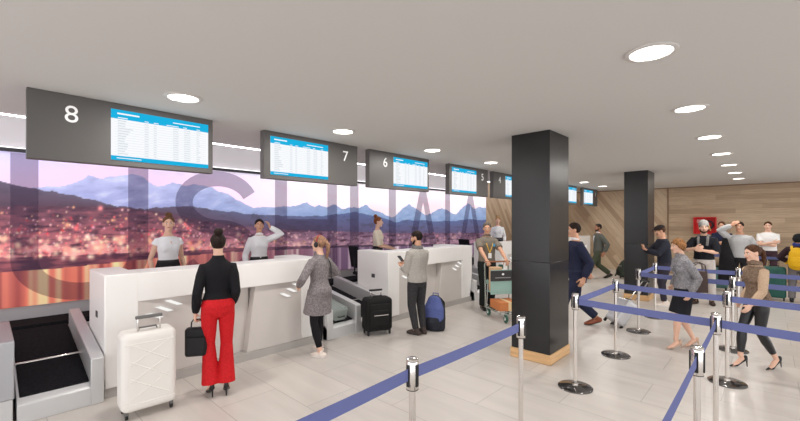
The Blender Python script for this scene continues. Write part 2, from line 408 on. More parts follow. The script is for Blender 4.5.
def mural():
    y0, y1, z0, z1 = -3.4, 12.05, .715, 2.755
    r = thing('mural', 'wall-wide printed panorama of a pink dusk harbour town below snowy mountains', 'mural', (MURAL_X, 0, 0))
    ny, nzv = 1180, 170
    ys = [y0 + (y1 - y0) * i / ny for i in range(ny + 1)]; zs = [z0 + (z1 - z0) * j / nzv for j in range(nzv + 1)]
    verts = [(0, y, z) for z in zs for y in ys]; w = ny + 1
    faces = [(j * w + i, j * w + i + 1, (j + 1) * w + i + 1, (j + 1) * w + i) for j in range(nzv) for i in range(ny)]
    b = len(verts)
    verts += [(-.015, y0, z0), (-.015, y1, z0), (-.015, y1, z1), (-.015, y0, z1)]
    faces += [(b + 3, b + 2, b + 1, b), (0, b, b + 1, ny), (nzv * w, nzv * w + ny, b + 2, b + 3), (0, nzv * w, b + 3, b), (ny, b + 1, b + 2, nzv * w + ny)]
    me = bpy.data.meshes.new('printed_panel'); me.from_pydata(verts, [], faces)
    at = me.color_attributes.new('print', 'FLOAT_COLOR', 'POINT'); buf = []
    L = [lin(i / 4) for i in range(1021)]
    for (x, y, z) in verts:
        c = mural_color(y, z)
        for k in c: buf.append(L[max(0, min(1020, int(k * 4)))])
        buf.append(1)
    at.data.foreach_set('color', buf)
    t = NT('mural_print'); bs = t.bsdf((200, 200, 200), .5, 0, .3); a = t.n('ShaderNodeAttribute', attribute_name='print'); t.l(a.outputs['Color'], bs.inputs['Base Color'])
    t.l(a.outputs['Color'], bs.inputs['Emission Color']); bs.inputs['Emission Strength'].default_value = .42   # print also emits its own colours
    me.materials.append(t.m)
    o = bpy.data.objects.new('printed_panel', me); COL.objects.link(o); o.parent = r
    f = NT('letter_film'); tr = f.n('ShaderNodeBsdfTransparent'); tr.inputs[0].default_value = (.84, .82, .86, 1); df = f.n('ShaderNodeBsdfDiffuse'); df.inputs[0].default_value = rgb((98, 84, 106))
    mx = f.n('ShaderNodeMixShader'); mx.inputs[0].default_value = .30; f.l(tr.outputs[0], mx.inputs[1]); f.l(df.outputs[0], mx.inputs[2]); f.l(mx.outputs[0], f.out.inputs[0])
    zt, zb, st = 2.745, .72, .27
    def letter(ch, a_, b_):
        m = MB(); X0 = .004; X1 = .0045
        def strip(out, inn):
            A = [m.bm.verts.new((X0, p[0], p[1])) for p in out]; B = [m.bm.verts.new((X0, p[0], p[1])) for p in inn]
            for i in range(len(A) - 1): m.bm.faces.new((A[i], A[i + 1], B[i + 1], B[i]))
        def poly(P):
            m.bm.faces.new([m.bm.verts.new((X0, p[0], p[1])) for p in P])
        c = (a_ + b_) / 2; R = (b_ - a_) / 2
        if ch == 'I': poly([(a_, zb), (b_, zb), (b_, zt), (a_, zt)])
        elif ch == 'H':
            h = 1.62; poly([(a_, zb), (a_ + st, zb), (a_ + st, h), (b_ - st, h), (b_ - st, zb), (b_, zb), (b_, zt), (b_ - st, zt), (b_ - st, h + st), (a_ + st, h + st), (a_ + st, zt), (a_, zt)])
        elif ch == 'U':
            th = [PI + PI * k / 28 for k in range(29)]; k = .78
            o_ = [(a_, zt)] + [(c + R * math.cos(t), zb + R * k + R * k * math.sin(t)) for t in th] + [(b_, zt)]
            r_ = R - st; i_ = [(a_ + st, zt)] + [(c + r_ * math.cos(t), zb + R * k + (R * k - st * .9) * math.sin(t)) for t in th] + [(b_ - st, zt)]
            strip(o_, i_)
        elif ch == 'A':
            def xl(z): return a_ + (c - .13 - a_) * (z - zb) / (zt - zb)
            def xi(z): return a_ + .29 + (c - a_ - .29) * (z - zb) / (zt - .36 - zb)
            h = 1.22
            poly([(a_, zb), (a_ + .29, zb), (c, zt - .36), (c, zt), (c - .13, zt)]); poly([(b_, zb), (c + .13, zt), (c, zt), (c, zt - .36), (b_ - .29, zb)])
            poly([(xi(h), h), (2 * c - xi(h), h), (2 * c - xi(h + .24), h + .24), (xi(h + .24), h + .24)])
        else:
            zm = (zt + zb) / 2; ra = (zt - zm + st / 2) / 2 - st / 2; pts = []
            rx = R - st / 2
            for k in range(25):
                t = .12 * PI + (1.38 * PI) * k / 24; pts.append((c + rx * math.cos(t), zt - st / 2 - ra + ra * math.sin(t)))
            for k in range(25):
                t = .5 * PI - (1.38 * PI) * k / 24; pts.append((c + rx * math.cos(t), zb + st / 2 + ra + ra * math.sin(t)))
            o_, i_ = [], []
            for k in range(len(pts)):
                p = V(pts[max(0, k - 1)]); q = V(pts[min(len(pts) - 1, k + 1)]); d = (q - p).normalized(); n = V((-d.y, d.x)) * st / 2
                o_.append(tuple(V(pts[k]) + n)); i_.append(tuple(V(pts[k]) - n))
            strip(o_, i_)
        bmesh.ops.recalc_face_normals(m.bm, faces=m.bm.faces[:])
        m.build('letter', f.m, r, smooth=0)
    for q in (('U', .23, 1.79), ('S', 2.18, 3.63), ('H', 3.99, 5.54), ('U', 5.92, 7.49), ('A', 7.86, 9.36), ('I', 9.66, 9.92), ('A', 10.30, 11.82)): letter(*q)
mural()

# ------------------------------------------------------------------ ceiling lamps
first = None
ORD = ['nearest the camera', 'second from the camera', 'third from the camera', 'fourth from the camera', 'fifth from the camera', 'sixth from the camera', 'farthest from the camera']
def downlight(x, y, label, group):
    li = bpy.data.lights.new('downlight_bulb', 'AREA'); li.shape = 'DISK'; li.size = .24; li.energy = 21; li.color = (1, .96, .91)
    lo = bpy.data.objects.new('downlight_bulb', li); COL.objects.link(lo); lo.location = (x, y, 3.011)
    global first
    if first is None:
        first = thing('downlight', label, 'ceiling light', (x, y, 3.02), 0, group)
        MB().lathe([(.125, 0), (.16, 0), (.163, -.006), (.155, -.012), (.13, -.012), (.124, -.004)]).build('rim', mat('lamp_rim', (206, 202, 198), .4, .1), first)
        MB().lathe([(0, -.001), (.125, -.001), (.125, -.005), (0, -.005)]).build('diffuser', LAMP, first)
    else: dup(first, (x, y, 3.02), 0, label, group)
for i, y in enumerate((3.16, 5.01, 6.9, 8.77, 10.6, 12.43, 14.2)):
    downlight(-.59, y, 'round recessed lamp over the queue, ' + ORD[i] + ' in the right row', 'downlights over the queue')
LB = ['beside the sign numbered 8', 'between the signs numbered 7 and 6', 'beyond the sign numbered 6', 'above the sign numbered 5', None, None, 'just past the near black column', 'near the timber end wall']
for i, y in enumerate((1.29, 3.2, 5.06, 6.93, 8.7, 10.5, 12.35, 14.2)):
    if i in (4,): continue
    downlight(-4.03, y, 'round recessed lamp over the counters, ' + (LB[i] or 'at the right edge of the near black column'), 'downlights over the counters')

# ------------------------------------------------------------------ hanging signs
def sign(num, y0, y1, screen_left, label):
    L = y1 - y0
    r = thing('check_in_sign', label, 'sign', (-4.75, y0, 2.40), 0, 'numbered check-in signs')
    MB().box((-.05, 0, 0), (.05, L, .62)).build('housing', SIGN, r, .006)
    a, b = (.09, 1.0) if screen_left else (L - .97, L - .055)
    sc_ = MB().box((.045, a, .055), (.056, b, .555)).build('screen', SCREENW, r)
    def bar(n, u0, u1, v0, v1, m, x=.058): return MB().box((.05, a + u0 * (b - a), .055 + v0 * .5), (x, a + u1 * (b - a), .055 + v1 * .5)).build(n, m, sc_, smooth=0)
    bar('header_band', 0, 1, .82, 1, SCREENB); bar('footer_band', 0, 1, 0, .085, SCREENB)
    t = MB()
    def q(u0, u1, v0, v1, x=.0595): t.box((.05, a + u0 * (b - a), .055 + v0 * .5), (x, a + u1 * (b - a), .055 + v1 * .5))
    random.seed(num)
    q(.055, .26, .91, .94); q(.6, .9, .905, .925); q(.06, .15, .835, .852); q(.31, .35, .835, .85); q(.4, .45, .835, .85); q(.53, .66, .835, .85); q(.71, .75, .835, .85); q(.86, .9, .835, .85); q(.05, .28, .035, .05)
    t.build('header_text', SCREENW, sc_, smooth=0)
    t = MB()
    for k in range(14):
        v = .785 - k * .05
        q(.06, .06 + random.uniform(.06, .14), v - .01, v + .008); q(.31, .35, v - .008, v + .006); q(.4, .43, v - .008, v + .006)
        q(.6, .66, v - .008, v + .006); q(.72, .79, v - .008, v + .006); q(.86, .86 + random.uniform(.02, .05), v - .008, v + .006)
        t.box((.05, a + .03 * (b - a), .055 + (v - .026) * .5), (.0575, b - .03 * (b - a), .055 + (v - .022) * .5))
    t.build('timetable_rows', SCREENT, sc_, smooth=0)
    ny = (.40 if not screen_left else L - .24)
    if L > 1 and not screen_left: ny = (L - 1.0) * .53 if num != 6 else .36
    text('number', str(num), .22, NUM, r, (.052, ny, .44), (0, 1, 0), (0, 0, 1), .003)
sign(8, .25, 1.82, False, 'dark hanging check-in sign numbered 8 with a timetable screen')
sign(7, 2.45, 4.02, True, 'dark hanging check-in sign numbered 7 with a timetable screen')
sign(6, 4.27, 5.80, False, 'dark hanging check-in sign numbered 6 with a timetable screen')
sign(5, 6.45, 7.95, True, 'dark hanging check-in sign numbered 5 with a timetable screen')
sign(4, 8.2, 9.75, False, 'dark hanging check-in sign numbered 4, partly behind the near column')
sign(2, 12.15, 13.7, False, 'hanging sign whose screen shows just right of the near black column')
sign(1, 14.33, 15.9, True, 'farthest hanging timetable sign, by the timber end wall')

# ------------------------------------------------------------------ counters
LOGO = emit('slash_added_glow', (255, 253, 250), .95)  # plain white slashes, glow added so they stand out from the panel
def counter(y0, label):
    L = 2.75
    r = thing('check_in_counter', label, 'counter', (-5.0, y0, 0), 0, 'white check-in counters')
    MB().box((-.45, .28, .97), (-.003, L - .36, 1.28)).build('fascia', WHITE, r, .008, 3)
    MB().box((-.85, 0, .1), (0, .30, 1.285)).build('end_panel', WHITE, r, .012, 3)
    MB().prism([(-.85, .1), (-.05, .1), (0, .62), (0, 1.285), (-.85, 1.285)], L - .38, L).build('end_panel', WHITE, r, .012, 3)
    m = MB().prism([(-.005, .28), (-.17, 1.62), (-.45, 1.62), (-.45, .28)], .1, .98, 'xyz')
    m.build('recessed_front', PALE, r, .004)
    m = MB().prism([(1.66, .98), (L - .36, .98), (L - .36, .1), (1.54, .1)], -.45, -.045, 'yzx')
    m.build('front_block', PALE, r, .006)
    MB().box((-.75, .004, 0), (-.015, L - .01, .1)).build('kick_plate', KICK, r)
    MB().box((-1.58, 0.02, 0), (-.86, L - .02, .26)).build('platform', KICK, r)
    MB().box((-.84, .42, .82), (-.45, L - .42, .86)).build('desk_shelf', WHITE, r, .004)
    for yc, xo in ((.55, -.02), (2.2, -.045)):
        lg = MB()
        for k in range(3):
            yy = yc + (k - 1) * .10; zz = .848 + (k - 1) * .058
            lg.prism([(yy - .085, zz + .03), (yy - .02, zz + .03), (yy + .10, zz - .032), (yy + .035, zz - .032)], xo - .03, xo + .012, 'yzx')
        lg.build('slash_logo', LOGO, r, smooth=0)
    MB().box((-.44, -.006, .79), (-.35, .002, .86)).build('socket_plate', mat('socket_grey', (70, 70, 72), .5), r, .003)
    return r
counter(.85, 'white check-in counter nearest the camera, in front of the woman in red trousers')
counter(5.0, 'white check-in counter where the man in a grey jacket stands')
counter(9.15, 'white check-in counter behind the man with the luggage trolley')
counter(13.3, 'white check-in counter farthest away, beyond the near black column')

def conveyor(y0, y1, guards, label):
    w = y1 - y0
    r = thing('baggage_conveyor', label, 'baggage conveyor', (-4.95, y0, 0), 0, 'check-in baggage conveyors')
    MB().prism([(0, 0), (0, .17), (-.05, .215), (-1.6, .52), (-1.6, 0)], 0, w).build('frame', STEEL, r, .006)
    a = .11 if 'l' in guards else .02; b = w - .11 if 'r' in guards else w - .02
    MB().prism([(-.07, .15), (-.07, .232), (-.70, .365), (-.70, .15)], a, b).build('weigh_belt', RUBBER, r, .008)
    MB().prism([(-.74, .2), (-.74, .38), (-1.6, .545), (-1.6, .2)], a, b).build('feed_belt', RUBBER, r, .008)
    MB().tube([(-.72, a, .365), (-.72, b, .365)], .014, n=10).build('gap_roller', CHROME, r)
    g = [(.01, 0), (.01, .46), (-.03, .475), (-1.5, .735), (-1.5, 0)]
    if 'r' in guards: MB().prism(g, w - .11, w).build('side_guard', STEEL, r, .008)
    if 'l' in guards: MB().prism(g, 0, .11).build('side_guard', STEEL, r, .008)
    return r
conveyor(.20, .84, 'r', 'steel baggage conveyor with black belts left of the nearest counter')
conveyor(3.62, 4.3, 'lr', 'baggage conveyor carrying a grey suitcase, right of the woman in the tweed coat')
conveyor(4.31, 4.98, 'r', 'baggage conveyor behind the black upright suitcase')
conveyor(7.77, 8.45, 'lr', 'baggage conveyor at the right end of the second counter')
conveyor(8.46, 9.13, 'r', 'baggage conveyor left of the third counter, by the man with the trolley')
r = thing('side_cabinet', 'plain grey low cabinet left of the nearest conveyor', 'cabinet', (-4.95, -.885, 0))
MB().box((-1.05, 0, .24), (0, 1.07, .765)).build('body', mat('cabinet_grey', (172, 172, 176), .4, .3), r, .01)
MB().box((-1.03, .01, 0), (-.01, 1.06, .24)).build('plinth', STEEL, r, .006)
r = thing('collector_conveyor', 'long black collector belt running along the foot of the mural wall', 'baggage conveyor', (-6.9, 0, 0))
MB().box((-.28, -2.6, 0), (.28, 12.0, .50)).build('frame', STEEL, r, .008)
MB().box((-.24, -2.6, .48), (.24, 12.0, .56)).build('belt', RUBBER, r, .01)

def chair(x, y, rz, label):
    r = thing('office_chair', label, 'chair', (x, y, .263), rz, 'staff chairs behind the counters')
    m = MB()
    for k in range(5):
        a = 2 * PI * k / 5; m.tube([(0, 0, .09), (.26 * math.cos(a), .26 * math.sin(a), .06)], .018, n=8)
    m.build('star_base', BLACKP, r)
    for k in range(5):
        a = 2 * PI * k / 5; MB().ell((.26 * math.cos(a), .26 * math.sin(a), .028), (.02, .028, .028), seg=10).build('castor', BLACKP, r)
    MB().tube([(0, 0, .08), (0, 0, .45)], .025, n=10, cap='flat').build('gas_column', DARKSTEEL, r)
    MB().box((-.23, -.22, .45), (.23, .23, .52)).build('seat', cloth('chair', (26, 26, 30)), r, .03, 4)
    MB().box((-.22, -.25, .62), (.22, -.20, 1.08), Rx(.16), (0, -.22, .6)).build('backrest', cloth('chair', (26, 26, 30)), r, .02, 4)
    MB().tube([(0, -.05, .46), (0, -.26, .5), (0, -.275, .8)], .018, n=8).build('back_bracket', BLACKP, r)
chair(-6.15, 5.5, face(.3, 1), 'black office chair at the near end of the second counter')
chair(-6.2, 9.6, face(.3, 1), 'black office chair at the near end of the third counter')

# ------------------------------------------------------------------ queue barriers
PH = 1.05
post0 = None
def post(x, y, label):
    global post0
    if post0 is None:
        post0 = r = thing('barrier_post', label, 'barrier post', (x, y, 0), 0, 'retractable belt barrier posts')
        MB().lathe([(0, .0), (.18, 0), (.18, .012), (.172, .018), (.05, .026), (.03, .032), (0, .032)], n=36).build('base', DARKSTEEL, r)
        MB().lathe([(0, .03), (.032, .03), (.03, .05), (.0195, .055), (.0195, .87), (0, .87)], n=20).build('pole', CHROME, r)
        MB().lathe([(0, .868), (.034, .868), (.036, .874), (.036, 1.03), (.034, 1.034), (0, 1.034)], n=28).build('cassette', CHROME, r)
        MB().lathe([(0, 1.034), (.032, 1.034), (.037, 1.038), (.037, 1.046), (.03, PH), (0, PH)], n=28).build('cap', CHROME, r)
        for a in range(4):
            c = MB().box((.031, -.011, .89), (.041, .011, 1.018)); c.xf(Matrix.Rotation(a * PI / 2, 4, 'Z')); c.build('belt_slot', BLACKP, r, .002)
        MB().torus((0, 0, .869), .034, .003, n=24, k=6).build('collar_ring', BLACKP, r)
        return r
    return dup(post0, (x, y, 0), 0, label)
def belt(p, q):
    a = V((p.location.x, p.location.y, 0)); b = V((q.location.x, q.location.y, 0)) - a; d = b.normalized()
    n = V((-d.y, d.x, 0)) * .0016; m = MB(); N = 12; L = b.length; rows = []
    for i in range(N + 1):
        t = i / N; u = d * (.0365 + (L - .0785) * t); sag = -.006 * 4 * t * (1 - t)
        rows.append([m.bm.verts.new(u + n * k + V((0, 0, z + sag))) for k, z in ((1, .925), (1, .995), (-1, .995), (-1, .925))])
    for A, B in zip(rows, rows[1:]):
        for k in range(4): m.bm.faces.new((A[k], A[(k + 1) % 4], B[(k + 1) % 4], B[k]))
    m.bm.faces.new(rows[0][::-1]); m.bm.faces.new(rows[-1])
    bmesh.ops.recalc_face_normals(m.bm, faces=m.bm.faces[:])
    m.build('belt', BLUE, p, smooth=0)
OFF = 'steel barrier post holding a blue belt end, standing outside the picture'
BP = 'steel barrier post '
P = {}
P['a1'] = post(-1.515, 1.715, BP + 'with a blue belt, alone in front at the bottom centre')
P['a2'] = post(-1.515, 3.095, BP + 'directly in front of the near black column')
P['a3'] = post(-1.56, 4.50, BP + 'beside the right edge of the near black column')
P['a4'] = post(-1.53, 5.96, BP + 'in front of the silver rolling suitcase')
P['a5'] = post(-1.58, 7.50, BP + 'in front of the far black column')
P['a6'] = post(-1.58, 8.82, BP + 'at the legs of the man in the navy bomber jacket')
P['b1'] = post(-.33, 3.12, BP + 'nearest the camera in the right row')
P['b2'] = post(-.33, 4.36, BP + 'second in the right row, belts leaving both sides')
P['b3'] = post(-.34, 5.82, BP + 'third in the right row, left of the woman in black heels')
P['b4'] = post(-.37, 7.34, BP + 'fourth in the right row, behind the woman in the tan blouse')
P['b5'] = post(-.37, 8.80, BP + 'fifth in the right row, below the man in the grey tee')
P['o1'] = post(-1.455, .32, OFF); P['o2'] = post(-.33, 1.72, OFF)
P['o3'] = post(1.0, 4.22, OFF); P['o4'] = post(1.0, 5.75, OFF); P['o5'] = post(1.0, 7.3, OFF); P['o6'] = post(1.0, 8.8, OFF)
P['c1'] = post(-1.35, 12.95, BP + 'behind the man in the grey beanie, at the back belt')
P['c2'] = post(1.6, 12.95, OFF)
for a, b in (('a1', 'o1'), ('a1', 'a2'), ('a3', 'b2'), ('a3', 'a4'), ('b2', 'b1'), ('b1', 'o2'), ('a4', 'b3'), ('a5', 'b4'), ('a5', 'a6'), ('a6', 'b5'), ('b2', 'o3'), ('b3', 'o4'), ('b4', 'o5'), ('b5', 'o6'), ('c1', 'c2')):
    belt(P[a], P[b])
for k in ('o1', 'o2', 'o3', 'o4', 'o5', 'o6', 'c2'): P[k]['group'] = 'barrier posts outside the picture'
#PART2
# ------------------------------------------------------------------ people
SKIN = {'fair': mat('skin_fair', (226, 182, 158), .5, 0, .35), 'tan': mat('skin_tan', (206, 156, 128), .5, 0, .35), 'brown': mat('skin_brown', (160, 112, 86), .5, 0, .35)}
EYEW = mat('eye_white', (235, 232, 228), .25); IRIS = mat('iris_dark', (40, 28, 22), .2)
LIPS = mat('lips', (176, 92, 88), .45)
def hairmat(n, c): return mat('hair_' + n, c, .62, 0, .15, (70, tuple(int(k * .6) for k in c)), (90, .35), (1, 1, .25))

def ik(a, c, l1, l2, hint):
    d = c - a; L = d.length; mx = (l1 + l2) * .998
    if L > mx: c = a + d * (mx / L); d = c - a; L = mx
    u = d.normalized(); h = V(hint); h = h - u * h.dot(u)
    if h.length < 1e-4: h = u.orthogonal()
    h.normalize(); x = (l1 * l1 - l2 * l2 + L * L) / (2 * L)
    return a + u * x + h * math.sqrt(max(0, l1 * l1 - x * x)), c

class Person:
    """a figure in a pose: x right, y forward, z up, built at 1.75 m and scaled to its height"""
    def __init__(s, label, loc, f, h=1.75, fem=False, skin='fair', lean=0., twist=0., head=(0, 0), feet=((-.1, 0, .1, 0), (.1, 0, -.1, 0)),
                 wl=(-.26, .05, .87), wr=(.26, .05, .87), el=(-.25, -1, 0), er=(.25, -1, 0), hl=None, hr=None, nl=(1, 0, 0), nr=(-1, 0, 0), cl=.35, cr=.35, heels=0., voxel=.008, px=0., py=None, cat='person'):
        s.k = h / 1.75; s.fem = fem; s.vox = voxel
        s.root = thing('person', label, cat, loc, face(*f)); s.heels = heels
        A = []
        for (x, y, yaw, lift) in feet: A.append(V((x, y, .085 + heels + lift)))
        s.feet = feet; s.ank = A
        hw = .088 if fem else .094
        cx = px; cyy = py if py is not None else (feet[0][1] + feet[1][1]) / 2
        hz = .90 + heels
        for i, sg in ((0, -1), (1, 1)):
            dx = cx + sg * hw - A[i].x; dy = cyy - A[i].y
            hz = min(hz, A[i].z + math.sqrt(max(.2, .812 ** 2 - dx * dx - dy * dy)))
        s.pel = V((cx, cyy, hz)); s.lean = lean; s.tw = twist
        s.hip = [V((cx - hw, cyy, hz)), V((cx + hw, cyy, hz))]
        s.knee = []
        for i in (0, 1):
            yaw = feet[i][2]; k, c = ik(s.hip[i], A[i], .41, .41, (math.sin(-yaw), math.cos(yaw), 0)); s.knee.append(k); A[i] = c
        sw = .152 if fem else .186
        s.sh = [s.T(-sw, -.005, 1.36), s.T(sw, -.005, 1.36)]
        s.elb, s.wri = [], []
        dz = hz - .90
        for i, (w, e) in enumerate(((wl, el), (wr, er))):
            ww = V((w[0] + cx, w[1] + cyy, w[2] + dz)); k, c = ik(s.sh[i], ww, .285, .25, e); s.elb.append(k); s.wri.append(c)
        s.hd = []; s.hn = []; s.cur = (cl, cr)
        for i, (hd, nn) in enumerate(((hl, nl), (hr, nr))):
            d = V(hd).normalized() if hd else (s.wri[i] - s.elb[i]).normalized()
            n = V(nn); n = n - d * n.dot(d); n.normalize(); s.hd.append(d); s.hn.append(n)
        s.neck = s.T(0, -.012, 1.47); s.hc = s.T(0, .018, 1.622); s.hrot = Rz(twist * .6 + head[0]) @ Rx(-lean * .55 + head[1])
        s.skin = SKIN[skin]; s.parts = {}
        s.body()
    def T(s, x, y, z):
        q = z - .95
        t = max(0, min(1, q / .28)); v = Rz(s.tw * t) @ V((x, y, 0)); a = s.lean * (t if q < .28 else 1)
        v = V((v.x, v.y * math.cos(a) + max(q, 0) * math.sin(a), (q if q < 0 else q * math.cos(a)) - v.y * math.sin(a)))
        return V((s.pel.x, s.pel.y, s.pel.z + .05)) + v
    def Hd(s, x, y, z): return s.hc + s.hrot @ V((x, y, z))
    def rings(s):
        if s.fem: return [(.83, .10, .085, -.0), (.88, .158, .112, -.006), (.94, .168, .118, -.01), (1.02, .146, .10, 0), (1.09, .122, .088, .0), (1.18, .13, .094, 0), (1.27, .145, .105, .004), (1.35, .150, .098, 0), (1.40, .136, .08, -.006), (1.44, .082, .062, -.01), (1.48, .052, .052, -.012)]
        return [(.83, .11, .09, 0), (.88, .158, .112, 0), (.95, .165, .118, -.003), (1.02, .156, .108, 0), (1.10, .150, .104, 0), (1.2, .160, .110, 0), (1.30, .176, .118, .004), (1.37, .176, .106, 0), (1.415, .150, .088, -.006), (1.45, .092, .07, -.01), (1.485, .062, .06, -.012)]
    def torso(s, m, z0, z1, e, hem=0., n=20, arms=True):
        R = s.rings(); pts, rad = [], []
        zs = sorted(set([z0, z1] + [q[0] for q in R if z0 < q[0] < z1]))
        for z in zs:
            rx = pl(z, [(q[0], q[1]) for q in R]); ry = pl(z, [(q[0], q[2]) for q in R]); yo = pl(z, [(q[0], q[3]) for q in R])
            fl = hem * max(0, (1.1 - z) / max(.05, 1.1 - z0))
            pts.append(s.T(0, yo, z)); rad.append((rx + e + fl, ry + e + fl))
        m.tube(pts, rad, Rz(s.tw * .5) @ V((1, 0, 0)), n, 'flat')
        if s.fem and z1 > 1.2 and z0 < 1.2:
            for sg in (-1, 1): m.ell(s.T(sg * .062, .064, 1.262), (.066 + e * .6, .054 + e * .6, .07 + e * .6))
    def tx(s, m):
        """scale the whole piece from the 1.75 m rig to the person"""
        return m.xf(Matrix.Scale(s.k, 4))
    def put(s, m, name, mt, vox=None, it=3, ratio=.4):
        o = soft(s.tx(m), name, mt, s.root, vox or s.vox, it, ratio); s.parts.setdefault(name, o); return o
    def hard(s, m, name, mt, par=None):
        return s.tx(m).build(name, mt, par if par is not None else s.root)
    def hand(s, m, i):
        w, d, n, c = s.wri[i], s.hd[i], s.hn[i], s.cur[i]
        t = d.cross(n) if i == 1 else n.cross(d)     # towards the thumb
        f = .92 if s.fem else 1.0
        m.tube([w - d * .02, w + d * .015, w + d * .05 * f, w + d * .088 * f], [(.024, .019), (.032 * f, .018), (.042 * f, .0165), (.040 * f, .014)], t, 14)
        for q, ln in ((.029, .074), (.010, .083), (-.010, .077), (-.028, .060)):
            p = w + d * .085 * f + t * q * f; P = [p]; a = .12; dd = d
            for sgm in (.45, .31, .24):
                a += c * (.75 if sgm == .45 else .95); dd = d * math.cos(a) + n * math.sin(a); p = p + dd * ln * f * sgm; P.append(p)
            m.tube(P, [.0098 * f, .0094 * f, .0088 * f, .0078 * f], t, 8)
        b = w + d * .022 + t * .022 * f; dd = (d * .62 + t * .68 + n * .28).normalized()
        p1 = b + dd * .042 * f; d2 = (d * (.9 - .2 * c) + t * .25 + n * (.25 + .6 * c)).normalized(); p2 = p1 + d2 * .034 * f; p3 = p2 + (d2 + n * .3 * c).normalized() * .028 * f
        m.tube([b, p1, p2, p3], [.0145 * f, .0125 * f, .0108 * f, .009 * f], n, 8)
    def palm(s, i, along=.075, out=.03):
        """world position of what a hand holds"""
        p = s.wri[i] + s.hd[i] * along + s.hn[i] * out
        return s.root.matrix_basis @ (p * s.k)
    def body(s):
        m = MB(); f = s.fem
        s.torso(m, .83, 1.485, 0)
        m.tube([s.T(0, -.012, 1.42), s.T(0, -.012, 1.48), s.Hd(0, -.018, -.085), s.Hd(0, -.012, -.03)], [.062, .05 if f else .058, .049 if f else .056, .055], (1, 0, 0), 16)
        # head
        m.ell(s.Hd(0, -.012, .03), (.072, .092, .085), s.hrot); m.ell(s.Hd(0, .02, -.028), (.058, .066, .082), s.hrot)
        m.ell(s.Hd(0, .058, -.088), (.026 if f else .032, .026, .021), s.hrot); m.ell(s.Hd(0, .07, .032), (.052, .016, .014), s.hrot)
        m.tube([s.Hd(0, .083, .02), s.Hd(0, .096, -.005), s.Hd(0, .104, -.022)], [.0085, .011, .0145], s.hrot @ V((1, 0, 0)), 10)
        m.ell(s.Hd(0, .076, -.055), (.024, .014, .012), s.hrot)
        for sg in (-1, 1):
            m.ell(s.Hd(sg * .074, -.008, -.004), (.011, .021, .032), s.hrot); m.ell(s.Hd(sg * .036, .058, -.022), (.026, .022, .024), s.hrot)
        for i in (0, 1):
            a, b, c = s.sh[i], s.elb[i], s.wri[i]; q = .88 if f else 1.0
            m.tube([s.T((-.07, .07)[i], -.005, 1.375), a, a.lerp(b, .3), a.lerp(b, .7), b, b.lerp(c, .25), b.lerp(c, .7), c], [.05 * q, .052 * q, .049 * q, .043 * q, .038 * q, .041 * q, .032 * q, .0255 * q], (1, 0, 0), 14)
            s.hand(m, i)
            a, b, c = s.hip[i], s.knee[i], s.ank[i]
            m.tube([a + V((0, 0, .03)), a.lerp(b, .25), a.lerp(b, .7), b, b.lerp(c, .25), b.lerp(c, .5), b.lerp(c, .85), c], [.085, .082, .062, .052, .055, .05, .035, .034], (1, 0, 0), 14)
            hp, bp, tp = s.footpts(i); m.tube([c, hp.lerp(bp, .25) + V((0, 0, .03)), bp + V((0, 0, .012)), tp], [.033, .032, (.036, .022), (.026, .014)], (1, 0, 0), 12)
        s.put(m, 'body', s.skin, min(s.vox, .007), 2, .45)
        # features
        for sg in (-1, 1):
            e = MB(); e.ell(s.Hd(sg * .029, .0735, .008), (.0135, .0085, .0082), s.hrot, 12)
            o = s.hard(e, 'eye', EYEW); e = MB(); e.ell(s.Hd(sg * .029, .0795, .008), (.0062, .004, .0068), s.hrot, 10); s.hard(e, 'iris', IRIS, o)
        m = MB(); m.tube([s.Hd(-.021, .0855, -.053), s.Hd(-.008, .0905, -.051), s.Hd(.008, .0905, -.051), s.Hd(.021, .0855, -.053)], [.003, .0055, .0055, .003], s.hrot @ V((0, 0, 1)), 8); s.hard(m, 'lips', LIPS)
    def brows(s, m_):
        for sg in (-1, 1):
            m = MB(); m.tube([s.Hd(sg * .016, .086, .03), s.Hd(sg * .03, .0845, .035), s.Hd(sg * .046, .074, .031)], [.0035, .004, .0025], (0, 0, 1), 8); s.hard(m, 'eyebrow', m_)
    def footpts(s, i):
        x, y, yaw, lift = s.feet[i]; d = Rz(yaw) @ V((0, 1, 0)); a = s.ank[i]; h = s.heels
        heel = V((a.x, a.y, a.z - .05)) - d * .05
        L = .235 if s.fem else .262
        run = L - .05
        drop = max(0, heel.z - .035); fl = math.sqrt(max(.0, run * run - drop * drop)) if run > drop else run * .5
        fl = max(.09, fl if run > drop else .09)
        if lift <= .25: toez = .026
        else: toez = heel.z - .05
        ball = heel + d * fl * .68; ball.z = max(.03, toez + (heel.z - toez) * .12); toe = heel + d * fl; toe.z = toez - .006
        return heel, ball, toe
